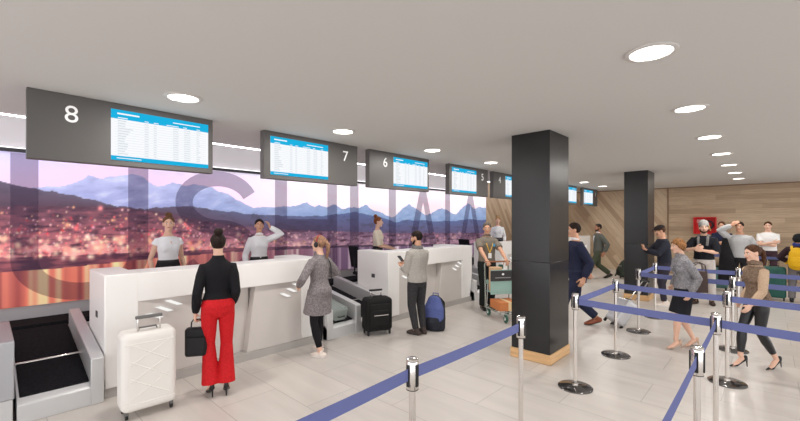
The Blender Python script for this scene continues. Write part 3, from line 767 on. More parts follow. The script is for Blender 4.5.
    def shoes(s, kind, mt, sole=None):
        for i in (0, 1):
            hp, bp, tp = s.footpts(i); m = MB(); d = (tp - hp); d.z = 0; d.normalize(); sd = V((d.y, -d.x, 0))
            if kind == 'pump':
                m.tube([hp + V((0, 0, -.004)) - d * .012, hp.lerp(bp, .3) + V((0, 0, -.012)), hp.lerp(bp, .7) + V((0, 0, -.006)), bp + V((0, 0, -.002)), tp + d * .03 + V((0, 0, -.004))], [(.031, .026), (.03, .02), (.034, .02), (.041, .024), (.012, .010)], sd, 14)
                m.tube([hp - d * .02 + V((0, 0, .03)), hp - d * .022], [.024, .024], sd, 10)
                b = hp - d * .03; m.tube([V((b.x, b.y, b.z)), V((b.x - d.x * .01, b.y - d.y * .01, max(.006, bp.z - .026 + (hp.z - .035 - s.heels))))], [.014, .0075], sd, 8, 'flat')
            else:
                up = .03 if kind == 'low' else .075
                m.tube([hp - d * .012 + V((0, 0, -.002)), hp.lerp(bp, .4) + V((0, 0, .004)), bp + V((0, 0, .006)), tp - d * .02 + V((0, 0, .008)), tp + d * .012 + V((0, 0, .006))], [(.037, .04), (.038, .046), (.046, .04), (.042, .03), (.022, .016)], sd, 16)
                a = s.ank[i]; m.tube([V((a.x, a.y, a.z + up - .05)), hp.lerp(bp, .18) + V((0, 0, .02))], [.043, .046], sd, 12, 'flat')
            for v in m.bm.verts:
                if v.co.z < .002: v.co.z = .002
            o = s.put(m, 'shoe', mt, .006, 2, .5)
            if sole and kind != 'pump':
                m = MB(); k = V((0, 0, -.03)); m.tube([hp - d * .015 + k, bp + k * .75, tp + d * .012 + k * .5], [(.039, .012), (.047, .012), (.026, .010)], sd, 14)
                for v in m.bm.verts:
                    if v.co.z < .001: v.co.z = .001
                s.hard(m, 'sole', sole, o)
    def sleeve(s, m, i, e, to, cuff=None):
        a, b, c = s.sh[i], s.elb[i], s.wri[i]; q = .9 if s.fem else 1.0
        st = [s.T((-.05, .05)[i], -.005, 1.37), a, a.lerp(b, .3), a.lerp(b, .7), b, b.lerp(c, .3), b.lerp(c, .7), b.lerp(c, .94)]; r = [.045 * q, .055 * q, .053 * q, .049 * q, .046 * q, .046 * q, .04 * q, .034 * q]
        n = {'cap': 3, 'short': 4, 'elbow': 5, 'three': 7, 'long': 8}[to]
        P, R = st[:n], [k + e for k in r[:n]]
        if to == 'cap': P[-1] = a.lerp(b, .18)
        if to in ('short', 'cap'): R[-1] += .008
        if to == 'long' and cuff: R[-1] = cuff
        m.tube(P, R, (1, 0, 0), 16, 'flat')
    def top(s, name, mt, sleeves='long', hem=.93, e=.014, flare=.0, neck=1.445, se=None, cuff=None, low=None):
        m = MB(); s.torso(m, hem if hem > .83 else .84, neck, e, flare if hem > .83 else 0)
        if hem <= .83: s.drape(m, hem, .98, e + .012, flare)
        for i in (0, 1):
            if sleeves: s.sleeve(m, i, se if se is not None else e * .8, sleeves, cuff)
        return s.put(m, name, mt)
    def legpt(s, i, z):
        h, k, a = s.hip[i], s.knee[i], s.ank[i]
        if z >= k.z: t = max(0, min(1, (h.z - z) / max(1e-3, h.z - k.z))); return h.lerp(k, t)
        t = max(0, min(1, (k.z - z) / max(1e-3, k.z - a.z))); return k.lerp(a, t)
    def drape(s, m, z0, z1, e, flare=0., cap='flat'):
        """skirt or coat tails round both legs; heights on the standing figure"""
        dz = s.pel.z - .90; pts, rad = [], []; R = s.rings(); N = 9
        for j in range(N + 1):
            z = z0 + (z1 - z0) * j / N; zz = z + dz
            if z > .90: c = s.T(0, pl(z, [(q[0], q[3]) for q in R]), z); rx = pl(z, [(q[0], q[1]) for q in R]) + e; ry = pl(z, [(q[0], q[2]) for q in R]) + e
            else:
                a, b = s.legpt(0, zz), s.legpt(1, zz); t = max(0, min(1, (.90 - z) / .45)); r = .094 - .024 * t
                c = (a + b) / 2; c.z = zz; rx = abs(b.x - a.x) / 2 + r + e; ry = abs(b.y - a.y) / 2 + r + e
                w = max(0, min(1, (.90 - z) / .05)); rx = (1 - w) * (.165 + e) + w * max(rx, .15 + e if flare else rx); ry = (1 - w) * (.118 + e) + w * ry
                rx += flare * t; ry += flare * t
            pts.append(c); rad.append((rx, ry))
        m.tube(pts, rad, (1, 0, 0), 22, cap)
    def trousers(s, mt, hip=.012, thigh=.098, knee=.07, hem=.06, end=.93, zt=1.03, name='trousers'):
        m = MB(); s.torso(m, .815, zt, hip + .002)
        for i in (0, 1):
            a, b, c = s.hip[i], s.knee[i], s.ank[i]
            P = [a + V((0, 0, .05)), a.lerp(b, .2), a.lerp(b, .6), b, b.lerp(c, .4), b.lerp(c, end)]
            mid = knee + (hem - knee) * .35
            m.tube(P, [thigh * .96, thigh, (thigh + knee) / 2, knee, max(mid, .066 if knee > .062 else .062), hem], (1, 0, 0), 16, 'flat')
            if end > .9:
                hp, bp, tp = s.footpts(i); d = c - b; d.normalize()
        return s.put(m, name, mt)
    def skirt(s, mt, z0=.52, z1=1.06, e=.012, flare=0.):
        m = MB(); s.drape(m, z0, z1, e, flare); return s.put(m, 'skirt', mt)
    def collar(s, mt, z=1.46, R=.066, r=.017, tilt=.25, name='collar'):
        m = MB(); c = s.T(0, -.006, z); g = Rx(tilt - s.lean * .8); m.torus(c, R, r, g, 24, 8); 
        for v in m.bm.verts:
            d = v.co - c; v.co = c + V((d.x * 1.02, d.y * .95, d.z * 1.5))
        return s.hard(m, name, mt)
    def ring(s, name, mt, z, e, h):
        R = s.rings(); m = MB()
        pts = [s.T(0, pl(zz, [(q[0], q[3]) for q in R]), zz) for zz in (z - h / 2, z + h / 2)]
        rr = [(pl(zz, [(q[0], q[1]) for q in R]) + e, pl(zz, [(q[0], q[2]) for q in R]) + e) for zz in (z - h / 2, z + h / 2)]
        m.tube(pts, rr, (1, 0, 0), 28, 'flat'); return s.hard(m, name, mt)
    def patch(s, name, mt, e, spans, par=None):
        """cloth panel lying on the chest: spans = (z, x left, x right) rows, e = how far it stands off"""
        m = MB(); R = s.rings(); rows = []
        for z, a, b in spans:
            rx = pl(z, [(q[0], q[1]) for q in R]) + e; ry = pl(z, [(q[0], q[2]) for q in R]) + e; yo = pl(z, [(q[0], q[3]) for q in R]); row = []
            if s.fem: ry += .028 * math.exp(-((z - 1.26) / .07) ** 2)
            for k in range(7):
                x = a + (b - a) * k / 6; c = math.sqrt(max(.04, 1 - (x / rx) ** 2)); row.append((x, yo + ry * c, z))
            rows.append(row)
        F_ = [[m.bm.verts.new(s.T(x, y + .004, z)) for x, y, z in r] for r in rows]; B_ = [[m.bm.verts.new(s.T(x, y - .012, z)) for x, y, z in r] for r in rows]
        n = len(rows); q = m.bm.faces.new
        for i in range(n - 1):
            for k in range(6): q((F_[i][k], F_[i][k + 1], F_[i + 1][k + 1], F_[i + 1][k])); q((B_[i][k], B_[i + 1][k], B_[i + 1][k + 1], B_[i][k + 1]))
            q((F_[i][0], F_[i + 1][0], B_[i + 1][0], B_[i][0])); q((F_[i][6], B_[i][6], B_[i + 1][6], F_[i + 1][6]))
        for i in (0, n - 1):
            for k in range(6): q((F_[i][k], B_[i][k], B_[i][k + 1], F_[i][k + 1]))
        bmesh.ops.recalc_face_normals(m.bm, faces=m.bm.faces[:])
        return s.hard(m, name, mt, par)
    def suit_front(s, shirt, lapel, e, zb=1.12, buttons=None):
        s.patch('shirt_front', shirt, e, [(zb, -.004, .004), (zb + .1, -.022, .022), (1.30, -.042, .042), (1.38, -.05, .05), (1.44, -.045, .045)])
        for sg in (-1, 1):
            rows = [(zb - .02, sg * .002, sg * .016), (zb + .08, sg * .018, sg * .05), (1.29, sg * .04, sg * .09), (1.32, sg * .042, sg * .085), (1.38, sg * .05, sg * .088), (1.44, sg * .045, sg * .07)]
            s.patch('lapel', lapel, e + .006, [(z, min(a, b), max(a, b)) for z, a, b in rows])
        s.patch('front_edge', lapel, e + .003, [(.92, .004, .016), (1.0, .004, .014), (zb, 0, .01)])
        for z in (1.02, 1.10):
            m = MB(); R = s.rings(); y = pl(z, [(q[0], q[2]) for q in R]) + e + .004; m.ell(s.T(.012, y, z), (.009, .004, .009), None, 10); s.hard(m, 'button', buttons or BLACKP)
    def placket(s, mt, e, z0, z1, w=.012, name='placket'):
        N = 8; return s.patch(name, mt, e, [(z0 + (z1 - z0) * k / N, -w, w) for k in range(N + 1)])
    def hair(s, mt, style='short', brow=True):
        m = MB(); g = MB(); long = {'short': -.045, 'bob': -.115, 'up': -.05, 'tail': -.05}[style]
        g.ell((0, 0, 0), (1, 1, 1), None, 30)
        bx = .012 if style == 'bob' else 0
        for v in g.bm.verts:
            d = v.co.normalized(); x, y, z = d
            p = V((x * (.083 + bx), y * .103 - .014, z * .098 + .034))
            line = .055 + .03 * (1 - abs(x)) if y > .2 else (.055 - (.2 - y) * .30 if y > -.15 else -.05)   # hairline on the unit ball
            zz = p.z
            edge = (.09 - .08 * x * x) if style != 'bob' else (.07 - .05 * abs(x))
            under = V((x * .055, y * .065 - .014, z * .06 + .028))
            if y > .05 and zz < edge and not (style == 'bob' and abs(x) > .74): p = p.lerp(under, min(1, (edge - zz) / .014))
            elif zz < long: p = V((x * .05, y * .06 - .02, max(long - .012, z * .06)))
            elif style != 'bob' and zz < .028 and -.14 < y < .5 and abs(x) > .5: p = p.lerp(under, min(1, (.028 - zz) / .012))
            v.co = p
        if style == 'bob':
            for v in g.bm.verts:
                if v.co.z < .03 and v.co.length > .075: v.co = V((v.co.x * 1.1, v.co.y * 1.04 - .004, (v.co.z - .03) * 1.5 + .03))
        M = Matrix.Translation(s.hc) @ s.hrot.to_4x4(); g.xf(M)
        tmp = bpy.data.meshes.new('t'); g.bm.to_mesh(tmp); g.bm.free(); m.bm.from_mesh(tmp); bpy.data.meshes.remove(tmp)
        if style == 'up': m.ell(s.Hd(0, -.07, .142), (.05, .046, .044), s.hrot)
        if style == 'tail': m.ell(s.Hd(0, -.115, .05), (.03, .03, .03), s.hrot); m.tube([s.Hd(0, -.115, .05), s.Hd(.005, -.15, .0), s.Hd(.008, -.155, -.09), s.Hd(.01, -.135, -.2)], [.024, .032, .03, .012], (1, 0, 0), 12)
        o = s.put(m, 'hair', mt, .007, 2, .5)
        if brow: s.brows(mt)
        return o
    def beard(s, mt):
        m = MB(); m.ell(s.Hd(0, .052, -.088), (.040, .036, .030), s.hrot)
        for sg in (-1, 1): m.tube([s.Hd(sg * .062, .005, -.03), s.Hd(sg * .052, .035, -.07), s.Hd(sg * .02, .068, -.092)], [.014, .019, .018], (1, 0, 0), 10)
        m.tube([s.Hd(-.026, .082, -.046), s.Hd(0, .092, -.04), s.Hd(.026, .082, -.046)], [.005, .006, .005], (0, 0, 1), 8)
        s.put(m, 'beard', mt, .006, 1, .5)
W = lambda n, c, c2=None, **k: cloth(n, c, c2, **k)
BLK = mat('shoe_black', (22, 21, 22), .3); SOLEW = mat('sole_white', (225, 222, 218), .6)
WSHIRT = W('white_shirt', (236, 236, 238)); DARK = W('charcoal', (38, 37, 40)); LEATHER_BLK = mat('black_bag_nylon', (24, 23, 26), .55, 0, .3, None, (30, .2))
HB = hairmat('brown', (92, 60, 40)); HK = hairmat('black', (44, 31, 26)); HR = hairmat('auburn', (150, 84, 48)); HBL = hairmat('blond', (196, 156, 104)); HG = hairmat('grey', (120, 108, 98))

# --- staff behind the counters (standing on the low platform)
PZ = .26
p = Person('woman in a white short-sleeved top, behind the nearest counter', (-6.38, 1.84, PZ), (1, .05), 1.67, True, 'fair', head=(-.30, 0), wl=(-.225, .06, .88), wr=(.225, .05, .88))
p.trousers(DARK); p.skirt(DARK, .5, 1.07, .016); p.top('blouse', WSHIRT, 'cap', 1.03, .012, neck=1.43); p.ring('belt', BLK, 1.065, .02, .03); p.hair(hairmat('light_brown', (128, 90, 62)), 'up'); p.shoes('low', BLK); p.patch('neck_opening', SKIN['fair'], .008, [(1.33, -.003, .003), (1.37, -.012, .012), (1.42, -.028, .028)])
p = Person('woman in a white shirt with one hand raised to her head, behind the nearest counter', (-6.38, 3.24, PZ), (1, -.25), 1.63, True, 'tan', head=(-.15, .05), wl=(-.165, .10, 1.60), el=(-1, .1, -.6), hl=(.25, -.1, .9), nl=(.8, -.4, .3), wr=(.25, .08, .88), cl=.6)
p.trousers(DARK); p.top('shirt', WSHIRT, 'long', 1.02, .015, neck=1.44); p.collar(WSHIRT, 1.452, .06, .014, .3); p.ring('belt', BLK, 1.04, .02, .035); p.hair(HK, 'tail'); p.shoes('low', BLK); p.placket(WSHIRT, .017, 1.04, 1.42, .012)
p = Person('auburn-haired woman in a cream blouse seen side-on, behind the second counter', (-6.38, 6.05, PZ), (.80, .60), 1.69, True, 'fair', head=(.08, 0), wl=(-.14, .30, 1.03), wr=(.14, .30, 1.03), nl=(0, 0, -1), nr=(0, 0, -1), cl=.2, cr=.2)
p.trousers(DARK); p.top('blouse', W('cream', (240, 228, 206)), 'elbow', 1.02, .016, neck=1.44); p.ring('belt', BLK, 1.05, .022, .05); p.hair(HR, 'up'); p.shoes('low', BLK)
p = Person('blonde woman in a white blouse, behind the third counter', (-6.38, 11.4, PZ), (.55, -.84), 1.73, True, 'fair', wl=(-.2, .16, .95), wr=(.2, .16, .95))
p.trousers(DARK); p.top('blouse', WSHIRT, 'long', 1.02, .015, neck=1.44); p.ring('belt', BLK, 1.05, .022, .04); p.hair(HBL, 'up'); p.shoes('low', BLK)

# --- travellers at the counters
RED = W('red_trousers', (206, 28, 34), (186, 20, 28), rough=.7)
KNIT = W('black_knit', (20, 19, 23), None, scale=40, st=.3)
red = p = Person('woman in red flared trousers and a black sweater, seen from behind', (-4.28, 1.71, 0), (-.95, .30), 1.655, True, 'fair', heels=.075, feet=((-.075, 0, .15, 0), (.085, -.02, -.1, 0)), wl=(-.225, .03, .86), wr=(.165, .10, .92), er=(.12, -1, 0), nl=(1, 0, 0), cl=.9, cr=.4, voxel=.007)
p.trousers(RED, .008, .088, .066, .096, 1.06, 1.06); p.top('sweater', KNIT, 'long', 1.0, .012, neck=1.50, cuff=.034); p.hair(HK, 'up'); p.shoes('pump', BLK)
b = thing('hand_bag', 'small black boxy bag held by the woman in red trousers', 'bag', (0, 0, 0))
q = red.palm(0, .075, .018); b.location = (q.x, q.y, q.z - .085); b.rotation_euler = (0, 0, face(-.85, .52))
MB().box((-.11, -.05, -.30), (.11, .05, 0)).build('case', LEATHER_BLK, b, .03, 4)
MB().box((-.09, -.078, -.28), (.09, -.049, -.09)).build('pocket', LEATHER_BLK, b, .014, 3)
MB().tube([(-.055, 0, -.012), (-.05, 0, .055), (-.03, 0, .083), (.03, 0, .083), (.05, 0, .055), (.055, 0, -.012)], .0075, (0, 1, 0), 8).build('handle', LEATHER_BLK, b)
MB().box((-.112, -.02, -.21), (-.107, .02, -.17)).build('buckle', CHROME, b)

TWEED = W('tweed_coat', (146, 138, 138), (104, 98, 100), scale=50, st=.4)
p = Person('woman in a grey tweed coat and black leggings wearing headphones', (-4.50, 3.2, 0), (-.90, -.12), 1.66, True, 'fair', feet=((-.085, -.06, .35, 0), (.10, .16, -.15, .0)), head=(.35, .05), wl=(-.25, .16, 1.02), el=(-1, -1, 0), wr=(.22, .20, 1.12), er=(1, -.7, -.3), cl=.5, cr=.5, voxel=.007)
p.trousers(W('leggings', (24, 22, 26)), .006, .088, .058, .042, .86, 1.0, 'leggings'); p.top('coat', TWEED, 'long', .62, .020, .035, 1.45, cuff=.04); p.collar(TWEED, 1.46, .064, .02); o = p.hair(hairmat('ash_blond', (172, 130, 104)), 'tail'); p.shoes('low', mat('sneaker_white', (226, 214, 204), .6), SOLEW); p.placket(TWEED, .022, .92, 1.43, .02)
m = MB(); m.tube([p.Hd(-.088, -.01, .0), p.Hd(-.09, -.012, .06), p.Hd(-.06, -.014, .115), p.Hd(0, -.015, .136), p.Hd(.06, -.014, .115), p.Hd(.09, -.012, .06), p.Hd(.088, -.01, 0)], .009, (0, 1, 0), 10); hp = p.hard(m, 'headphones', mat('headband_red', (150, 44, 52), .4))
for sg in (-1, 1):
    m = MB(); m.ell(p.Hd(sg * .094, -.008, -.004), (.02, .034, .042), p.hrot); p.hard(m, 'ear_cup', BLACKP, hp)
m = MB(); m.tube([p.T(.125, .13, 1.2), p.T(.12, .115, 1.34), p.T(.112, .05, 1.43), p.T(.112, -.045, 1.43), p.T(.12, -.115, 1.32), p.T(.13, -.115, 1.1)], (.012, .004), (1, 0, 0), 8)
p.hard(m, 'bag_strap', BLACKP)

GJ = W('grey_jacket', (176, 171, 164), (158, 153, 146))
p = Person('bearded man in a light grey jacket and dark jeans, seen from behind', (-4.15, 4.86, 0), (-.98, .10), 1.70, False, 'tan', feet=((-.05, .02, .25, 0), (.10, .0, -.35, 0)), px=-.03, head=(.35, -.12), wl=(-.08, .28, 1.12), wr=(.08, .28, 1.14), el=(-.45, -1, -.4), er=(.45, -1, -.4), nl=(.3, 0, 1), nr=(-.3, 0, 1), cl=.5, cr=.5)
p.trousers(W('dark_jeans', (62, 60, 62), (46, 45, 48)), .013, .096, .072, .056, .95, 1.02); p.top('jacket', GJ, 'long', .90, .022, .006, 1.45, cuff=.042); p.hair(HK, 'short'); p.beard(HK); p.shoes('high', W('suede_boot', (72, 62, 58)), mat('sole_dark', (40, 36, 34), .7)); p.suit_front(W('grey_scarf', (132, 130, 128), (104, 102, 102)), GJ, .022)
p.collar(W('grey_scarf', (132, 130, 128), (104, 102, 102)), 1.475, .07, .027, .15, 'scarf')
ph = thing('phone', 'dark phone held by the man in the light grey jacket', 'phone', p.root.matrix_basis @ (p.T(0, .42, 1.25) * p.k), face(-.98, .10))
MB().box((-.036, -.005, -.07), (.036, .005, .07), Rx(-.9)).build('case', BLACKP, ph, .004)

AG = W('olive_shirt', (128, 120, 108), (114, 106, 96))
agent = p = Person('grey-haired man in a short-sleeved olive shirt and lanyard, pushing a luggage trolley', (-4.29, 7.22, 0), (.82, -.57), 1.83, False, 'tan', feet=((-.10, -.05, .1, 0), (.10, .02, -.1, 0)), head=(-.35, -.1), wl=(-.20, .44, 1.03), wr=(.20, .44, 1.03), el=(-1, -.4, -.3), er=(1, -.4, -.3), nl=(0, 0, -1), nr=(0, 0, -1), cl=.75, cr=.75)
p.trousers(W('dark_green_trousers', (30, 34, 33)), .014, .1, .078, .072, .98, 1.02); p.top('shirt', AG, 'short', .97, .018, 0, 1.45); p.collar(AG, 1.465, .066, .016, .3); p.hair(HG, 'short'); p.shoes('low', BLK); p.placket(AG, .020, .99, 1.42, .014)
m = MB(); m.tube([p.T(-.05, -.06, 1.475), p.T(-.07, .06, 1.44), p.T(-.06, .145, 1.3), p.T(-.0, .145, 1.14)], (.008, .0025), (1, 0, 0), 8, 'flat'); m.tube([p.T(.05, -.06, 1.475), p.T(.07, .06, 1.44), p.T(.06, .145, 1.3), p.T(.0, .147, 1.14)], (.008, .0025), (1, 0, 0), 8, 'flat'); ly = p.hard(m, 'lanyard', mat('lanyard_yellow', (220, 170, 60), .6))
m = MB(); m.box(p.T(-.035, .143, 1.04), p.T(.035, .150, 1.14)); p.hard(m, 'pass_card', mat('card_white', (240, 240, 238), .5), ly)
m = MB(); m.box(p.T(-.115, .142, 1.27), p.T(-.065, .148, 1.32)); p.hard(m, 'chest_badge', mat('badge_blue', (70, 150, 190), .5))

# luggage trolley
t = thing('luggage_trolley', 'steel luggage trolley with green wheels pushed by the man in the lanyard', 'luggage trolley', agent.root.matrix_basis @ V((.0, .53, 0)), face(.82, -.57))
GRN = mat('trolley_green', (44, 92, 76), .5); TST = mat('trolley_steel', (186, 196, 190), .25, .8)
k = agent.wri[0].z * agent.k - .036
for sx in (-1, 1):
    MB().tube([(sx * .25, -.05, .16), (sx * .25, -.06, .60), (sx * .25, -.09, k - .06), (sx * .24, -.055, k), (sx * .20, -.045, k)], .014, n=10).build('upright', TST, t)
    MB().tube([(sx * .25, -.05, .18), (sx * .22, .62, .15)], .014, n=10).build('side_rail', TST, t)
MB().tube([(-.26, -.045, k), (.26, -.045, k)], .0165, (0, 1, 0), 12).build('push_bar', mat('push_bar_brown', (150, 96, 66), .5), t)
m = MB()
for y in (0, .15, .3, .45, .58): m.tube([(-.25 + .03 * y, y, .178 - y * .045), (.25 - .03 * y, y, .178 - y * .045)], .008, (0, 1, 0), 8)
m.build('deck', TST, t)
MB().box((-.25, .172, .70), (.25, .192, .90)).build('sign_plate', mat('sign_plate_dark', (48, 46, 46), .4), t, .004)
MB().ell((0, .193, .83), (.026, .003, .022)).build('plate_emblem', NUM, t)
MB().box((-.16, .19, .755), (.16, .195, .772)).build('plate_strip', mat('strip_grey', (150, 148, 146), .5), t)
m = MB(); m.box((-.24, -.04, .62), (.24, -.02, .70)); m.box((-.24, -.04, .48), (.24, .16, .495)); m.box((-.24, .15, .44), (.24, .16, .70)); m.box((-.24, .145, .69), (.24, .172, .91)); m.build('basket', mat('basket_green_glass', (150, 186, 176), .2, .1, .6), t, .003)
MB().box((-.13, -.10, .90), (-.04, -.045, .985)).build('brake_box', GRN, t, .01)
for x, y, nm in ((-.2, -.02, 0), (.2, -.02, 0), (-.14, .58, 0), (.14, .58, 0)):
    w = MB(); w.tube([(x - .018, y, .075), (x + .018, y, .075)], .073, (0, 1, 0), 20, 'flat'); o = w.build('wheel', GRN, t, .01)
    MB().tube([(x - .022, y, .075), (x + .022, y, .075)], .03, (0, 1, 0), 14, 'flat').build('hub', NUM, o)
    f_ = MB(); f_.tube([(x + .03, y, .075), (x + .03, y, .16), (x, y, .175)], .009, n=8); f_.build('fork', TST, t)
fwd = V((.82, -.57, 0)); sdv = V((.57, .82, 0)); tb = V(t.location)
c = thing('cardboard_box', 'orange-brown parcel on the trolley deck', 'parcel', tb + fwd * .27 + V((0, 0, .186)), face(.82, -.57))
MB().box((-.2, -.22, 0), (.2, .2, .16)).build('carton', mat('carton_orange', (206, 128, 76), .7), c, .004); MB().box((-.03, -.222, -.0), (.03, .202, .162)).build('tape', mat('tape_cream', (232, 206, 160), .4), c)
c = thing('paper_roll', 'pale brown upright parcel in the trolley basket', 'parcel', tb + fwd * .06 + V((0, 0, .497)), face(.82, -.57))
MB().box((-.02, -.075, 0), (.20, .07, .46)).build('wrapping', mat('kraft_pale', (206, 168, 132), .7, 0, .3, None, (20, .4)), c, .012, 3)

# --- travellers beyond the column
NAVY = W('navy_suit', (38, 42, 66), (32, 35, 56))
navy = p = Person('man in a navy suit and brown shoes striding left beside the near column', (-2.46, 7.13, 0), (-.80, -.60), 1.90, False, 'tan', feet=((-.10, .30, .1, 0), (.10, -.34, -.1, .06)), lean=.06, head=(-.15, 0), wl=(-.25, -.02, .88), wr=(.26, -.26, .92), er=(.3, -1, .2), nr=(-1, 0, 0), cr=.9)
p.trousers(NAVY, .014, .1, .076, .066, .97, 1.03); p.top('suit_jacket', NAVY, 'long', .82, .024, .008, 1.45, cuff=.043); p.collar(WSHIRT, 1.475, .06, .014, .25); p.hair(HK, 'short'); p.shoes('low', mat('shoe_tan', (136, 72, 46), .35), mat('sole_dark', (40, 36, 34), .7)); p.suit_front(WSHIRT, NAVY, .024)

def roller(name, label, loc, rz, w, d, h, shell, hand_h, tilt=0, ribs='h', group='rolling suitcases', trim=None, hs=.22):
    """upright rolling suitcase; tilt leans it about its wheels"""
    r = thing(name, label, 'suitcase', loc, rz, group); r.rotation_euler = (tilt, 0, rz)
    trim = trim or BLACKP
    s_ = MB().box((-w / 2, -d / 2, .06), (w / 2, d / 2, h)).build('shell', shell, r, min(w, d) * .22, 5)
    g = MB()
    if ribs == 'v':
        n = 6
        for k in range(n): x = -w * .36 + w * .72 * k / (n - 1); g.box((x - .008, -d / 2 - .006, .16), (x + .008, d / 2 + .006, h - .1))
        g.build('rib_panel', shell, s_, .004)
    elif ribs == 'x':
        for sg in (-1, 1):
            for k in range(3):
                z = .2 + (h - .32) * (k + .5) / 3; a = Ry(sg * .55); g.box((-w * .40, -d / 2 - .005, z - .006), (w * .40, d / 2 + .005, z + .006), a)
        for z in (.14, h - .1): g.box((-w * .44, -d / 2 - .004, z - .005), (w * .44, d / 2 + .004, z + .005))
        g.build('rib_panel', shell, s_, .003)
    elif ribs == 'p':
        g.box((-w * .38, -d / 2 - .035, .14), (w * .38, -d / 2 + .01, h * .86)).build('front_pocket', shell, r, .03, 4)
        q = MB(); q.box((-w * .30, -d / 2 - .055, .17), (w * .30, -d / 2 - .02, h * .70)).build('outer_pocket', shell, r, .025, 4)
        q = MB(); q.box((-w * .26, -d / 2 - .062, h * .56), (w * .26, -d / 2 - .052, h * .575)).build('zip', CHROME, r)
    MB().torus((0, 0, .0), 1, .0, None, 4, 4).bm.free()
    for sx in (-1, 1):
        MB().tube([(sx * w * .2, d * hs, h - .03), (sx * w * .2, d * hs, hand_h)], .008, n=8).build('handle_tube', CHROME, r)
    MB().box((-w * .2 - .02, d * hs - .016, hand_h - .012), (w * .2 + .02, d * hs + .016, hand_h + .02)).build('handle_grip', trim, r, .008, 3)
    MB().tube([(-.08, -d * .1, h - .01), (-.07, -d * .1, h + .025), (.07, -d * .1, h + .025), (.08, -d * .1, h - .01)], .009, (0, 1, 0), 8).build('carry_handle', trim, r)
    for sx in (-1, 1):
        for sy in (-1, 1):
            x, y = sx * w * .40, sy * d * .34
            f_ = MB(); f_.box((x - .016, y - .018, .035), (x + .016, y + .018, .075)); o = f_.build('wheel_mount', trim, r, .004)
            MB().tube([(x - .012, y, .026), (x + .012, y, .026)], .0255, (0, 1, 0), 16, 'flat').build('wheel', BLACKP, r, .003)
    return r
WHT = mat('suitcase_white', (236, 232, 226), .42, 0, .4); BLKN = W('black_case', (30, 30, 30), (24, 24, 24), rough=.8); SILV = mat('suitcase_silver', (200, 200, 202), .3, .4)
roller('suitcase', 'white hard-shell suitcase standing in front of the nearest counter', (-4.42, 1.09, 0), face(-1, .04), .46, .27, .80, WHT, .93, 0, 'x', trim=mat('handle_grey', (108, 106, 104), .4), hs=-.28)
roller('suitcase', 'black soft suitcase with front pockets standing behind the woman in the tweed coat', (-4.69, 4.43, 0), face(-.95, .40), .46, .28, .60, BLKN, .70, 0, 'p')
q = navy.palm(1, .075, .02)
roller('suitcase', 'silver suitcase tilted on its wheels behind the man in the navy suit', (-2.0, 7.56, .02), face(.70, .71), .34, .22, .52, SILV, .98, -.62, 'v')

# backpack on the floor
BB = W('blue_pack', (96, 108, 166), (84, 96, 150)); DG = W('pack_dark', (52, 54, 62), (42, 44, 52))
r = thing('backpack', 'blue and dark grey backpack standing on the floor beside the man in a grey jacket', 'backpack', (-4.14, 5.26, 0), face(.35, -.93) + PI)
m = MB(); m.tube([(0, 0, .05), (0, 0, .2), (0, .0, .38), (0, .01, .5)], [(.185, .13), (.19, .135), (.18, .12), (.125, .09)], (1, 0, 0), 22); soft(m, 'pack_body', DG, r, .009, 3, .5)
m = MB(); m.tube([(0, -.03, .22), (0, -.035, .38), (0, -.015, .50)], [(.18, .125), (.172, .115), (.12, .085)], (1, 0, 0), 22); soft(m, 'upper_cover', BB, r, .009, 3, .5)
m = MB(); m.tube([(0, -.10, .06), (0, -.125, .16), (0, -.12, .22)], [(.12, .05), (.125, .055), (.11, .04)], (1, 0, 0), 18); soft(m, 'front_pocket', DG, r, .009, 2, .5)
MB().tube([(-.05, .05, .54), (-.045, .06, .61), (.045, .06, .61), (.05, .05, .54)], .010, (0, 1, 0), 8).build('grab_handle', BB, r)
for sx in (-1, 1): MB().tube([(sx * .07, .08, .53), (sx * .10, .19, .44), (sx * .11, .19, .25), (sx * .13, .10, .1)], (.026, .008), (1, 0, 0), 10).build('shoulder_strap', DG, r)
# grey suitcase lying on the conveyor
r = thing('suitcase', 'grey hard-shell suitcase lying on the baggage conveyor', 'suitcase', (-5.29, 3.91, .290), face(0, 1), 'rolling suitcases'); r.rotation_euler = (0, math.atan(.211), 0)
MB().box((-.28, -.165, 0), (.28, .165, .22)).build('shell', mat('suitcase_grey', (138, 146, 142), .4, .1), r, .05, 5)
g = MB()
for k in range(5): g.box((-.27, -.168 + .02, .212), (.27, -.162 + .04, .224)) if k == 0 else g.box((-.27, -.148 + k * .06, .212), (.27, -.13 + k * .06, .224))
g.build('rib_panel', mat('suitcase_grey', (138, 146, 142)), r, .003)
MB().tube([(.302, -.06, .1), (.325, -.05, .1), (.325, .05, .1), (.302, .06, .1)], .008, (0, 0, 1), 8).build('carry_handle', BLACKP, r)
for sy in (-1, 1): MB().tube([(.285, sy * .13, .03), (.315, sy * .13, .03)], .022, (0, 1, 0), 12, 'flat').build('wheel', BLACKP, r)

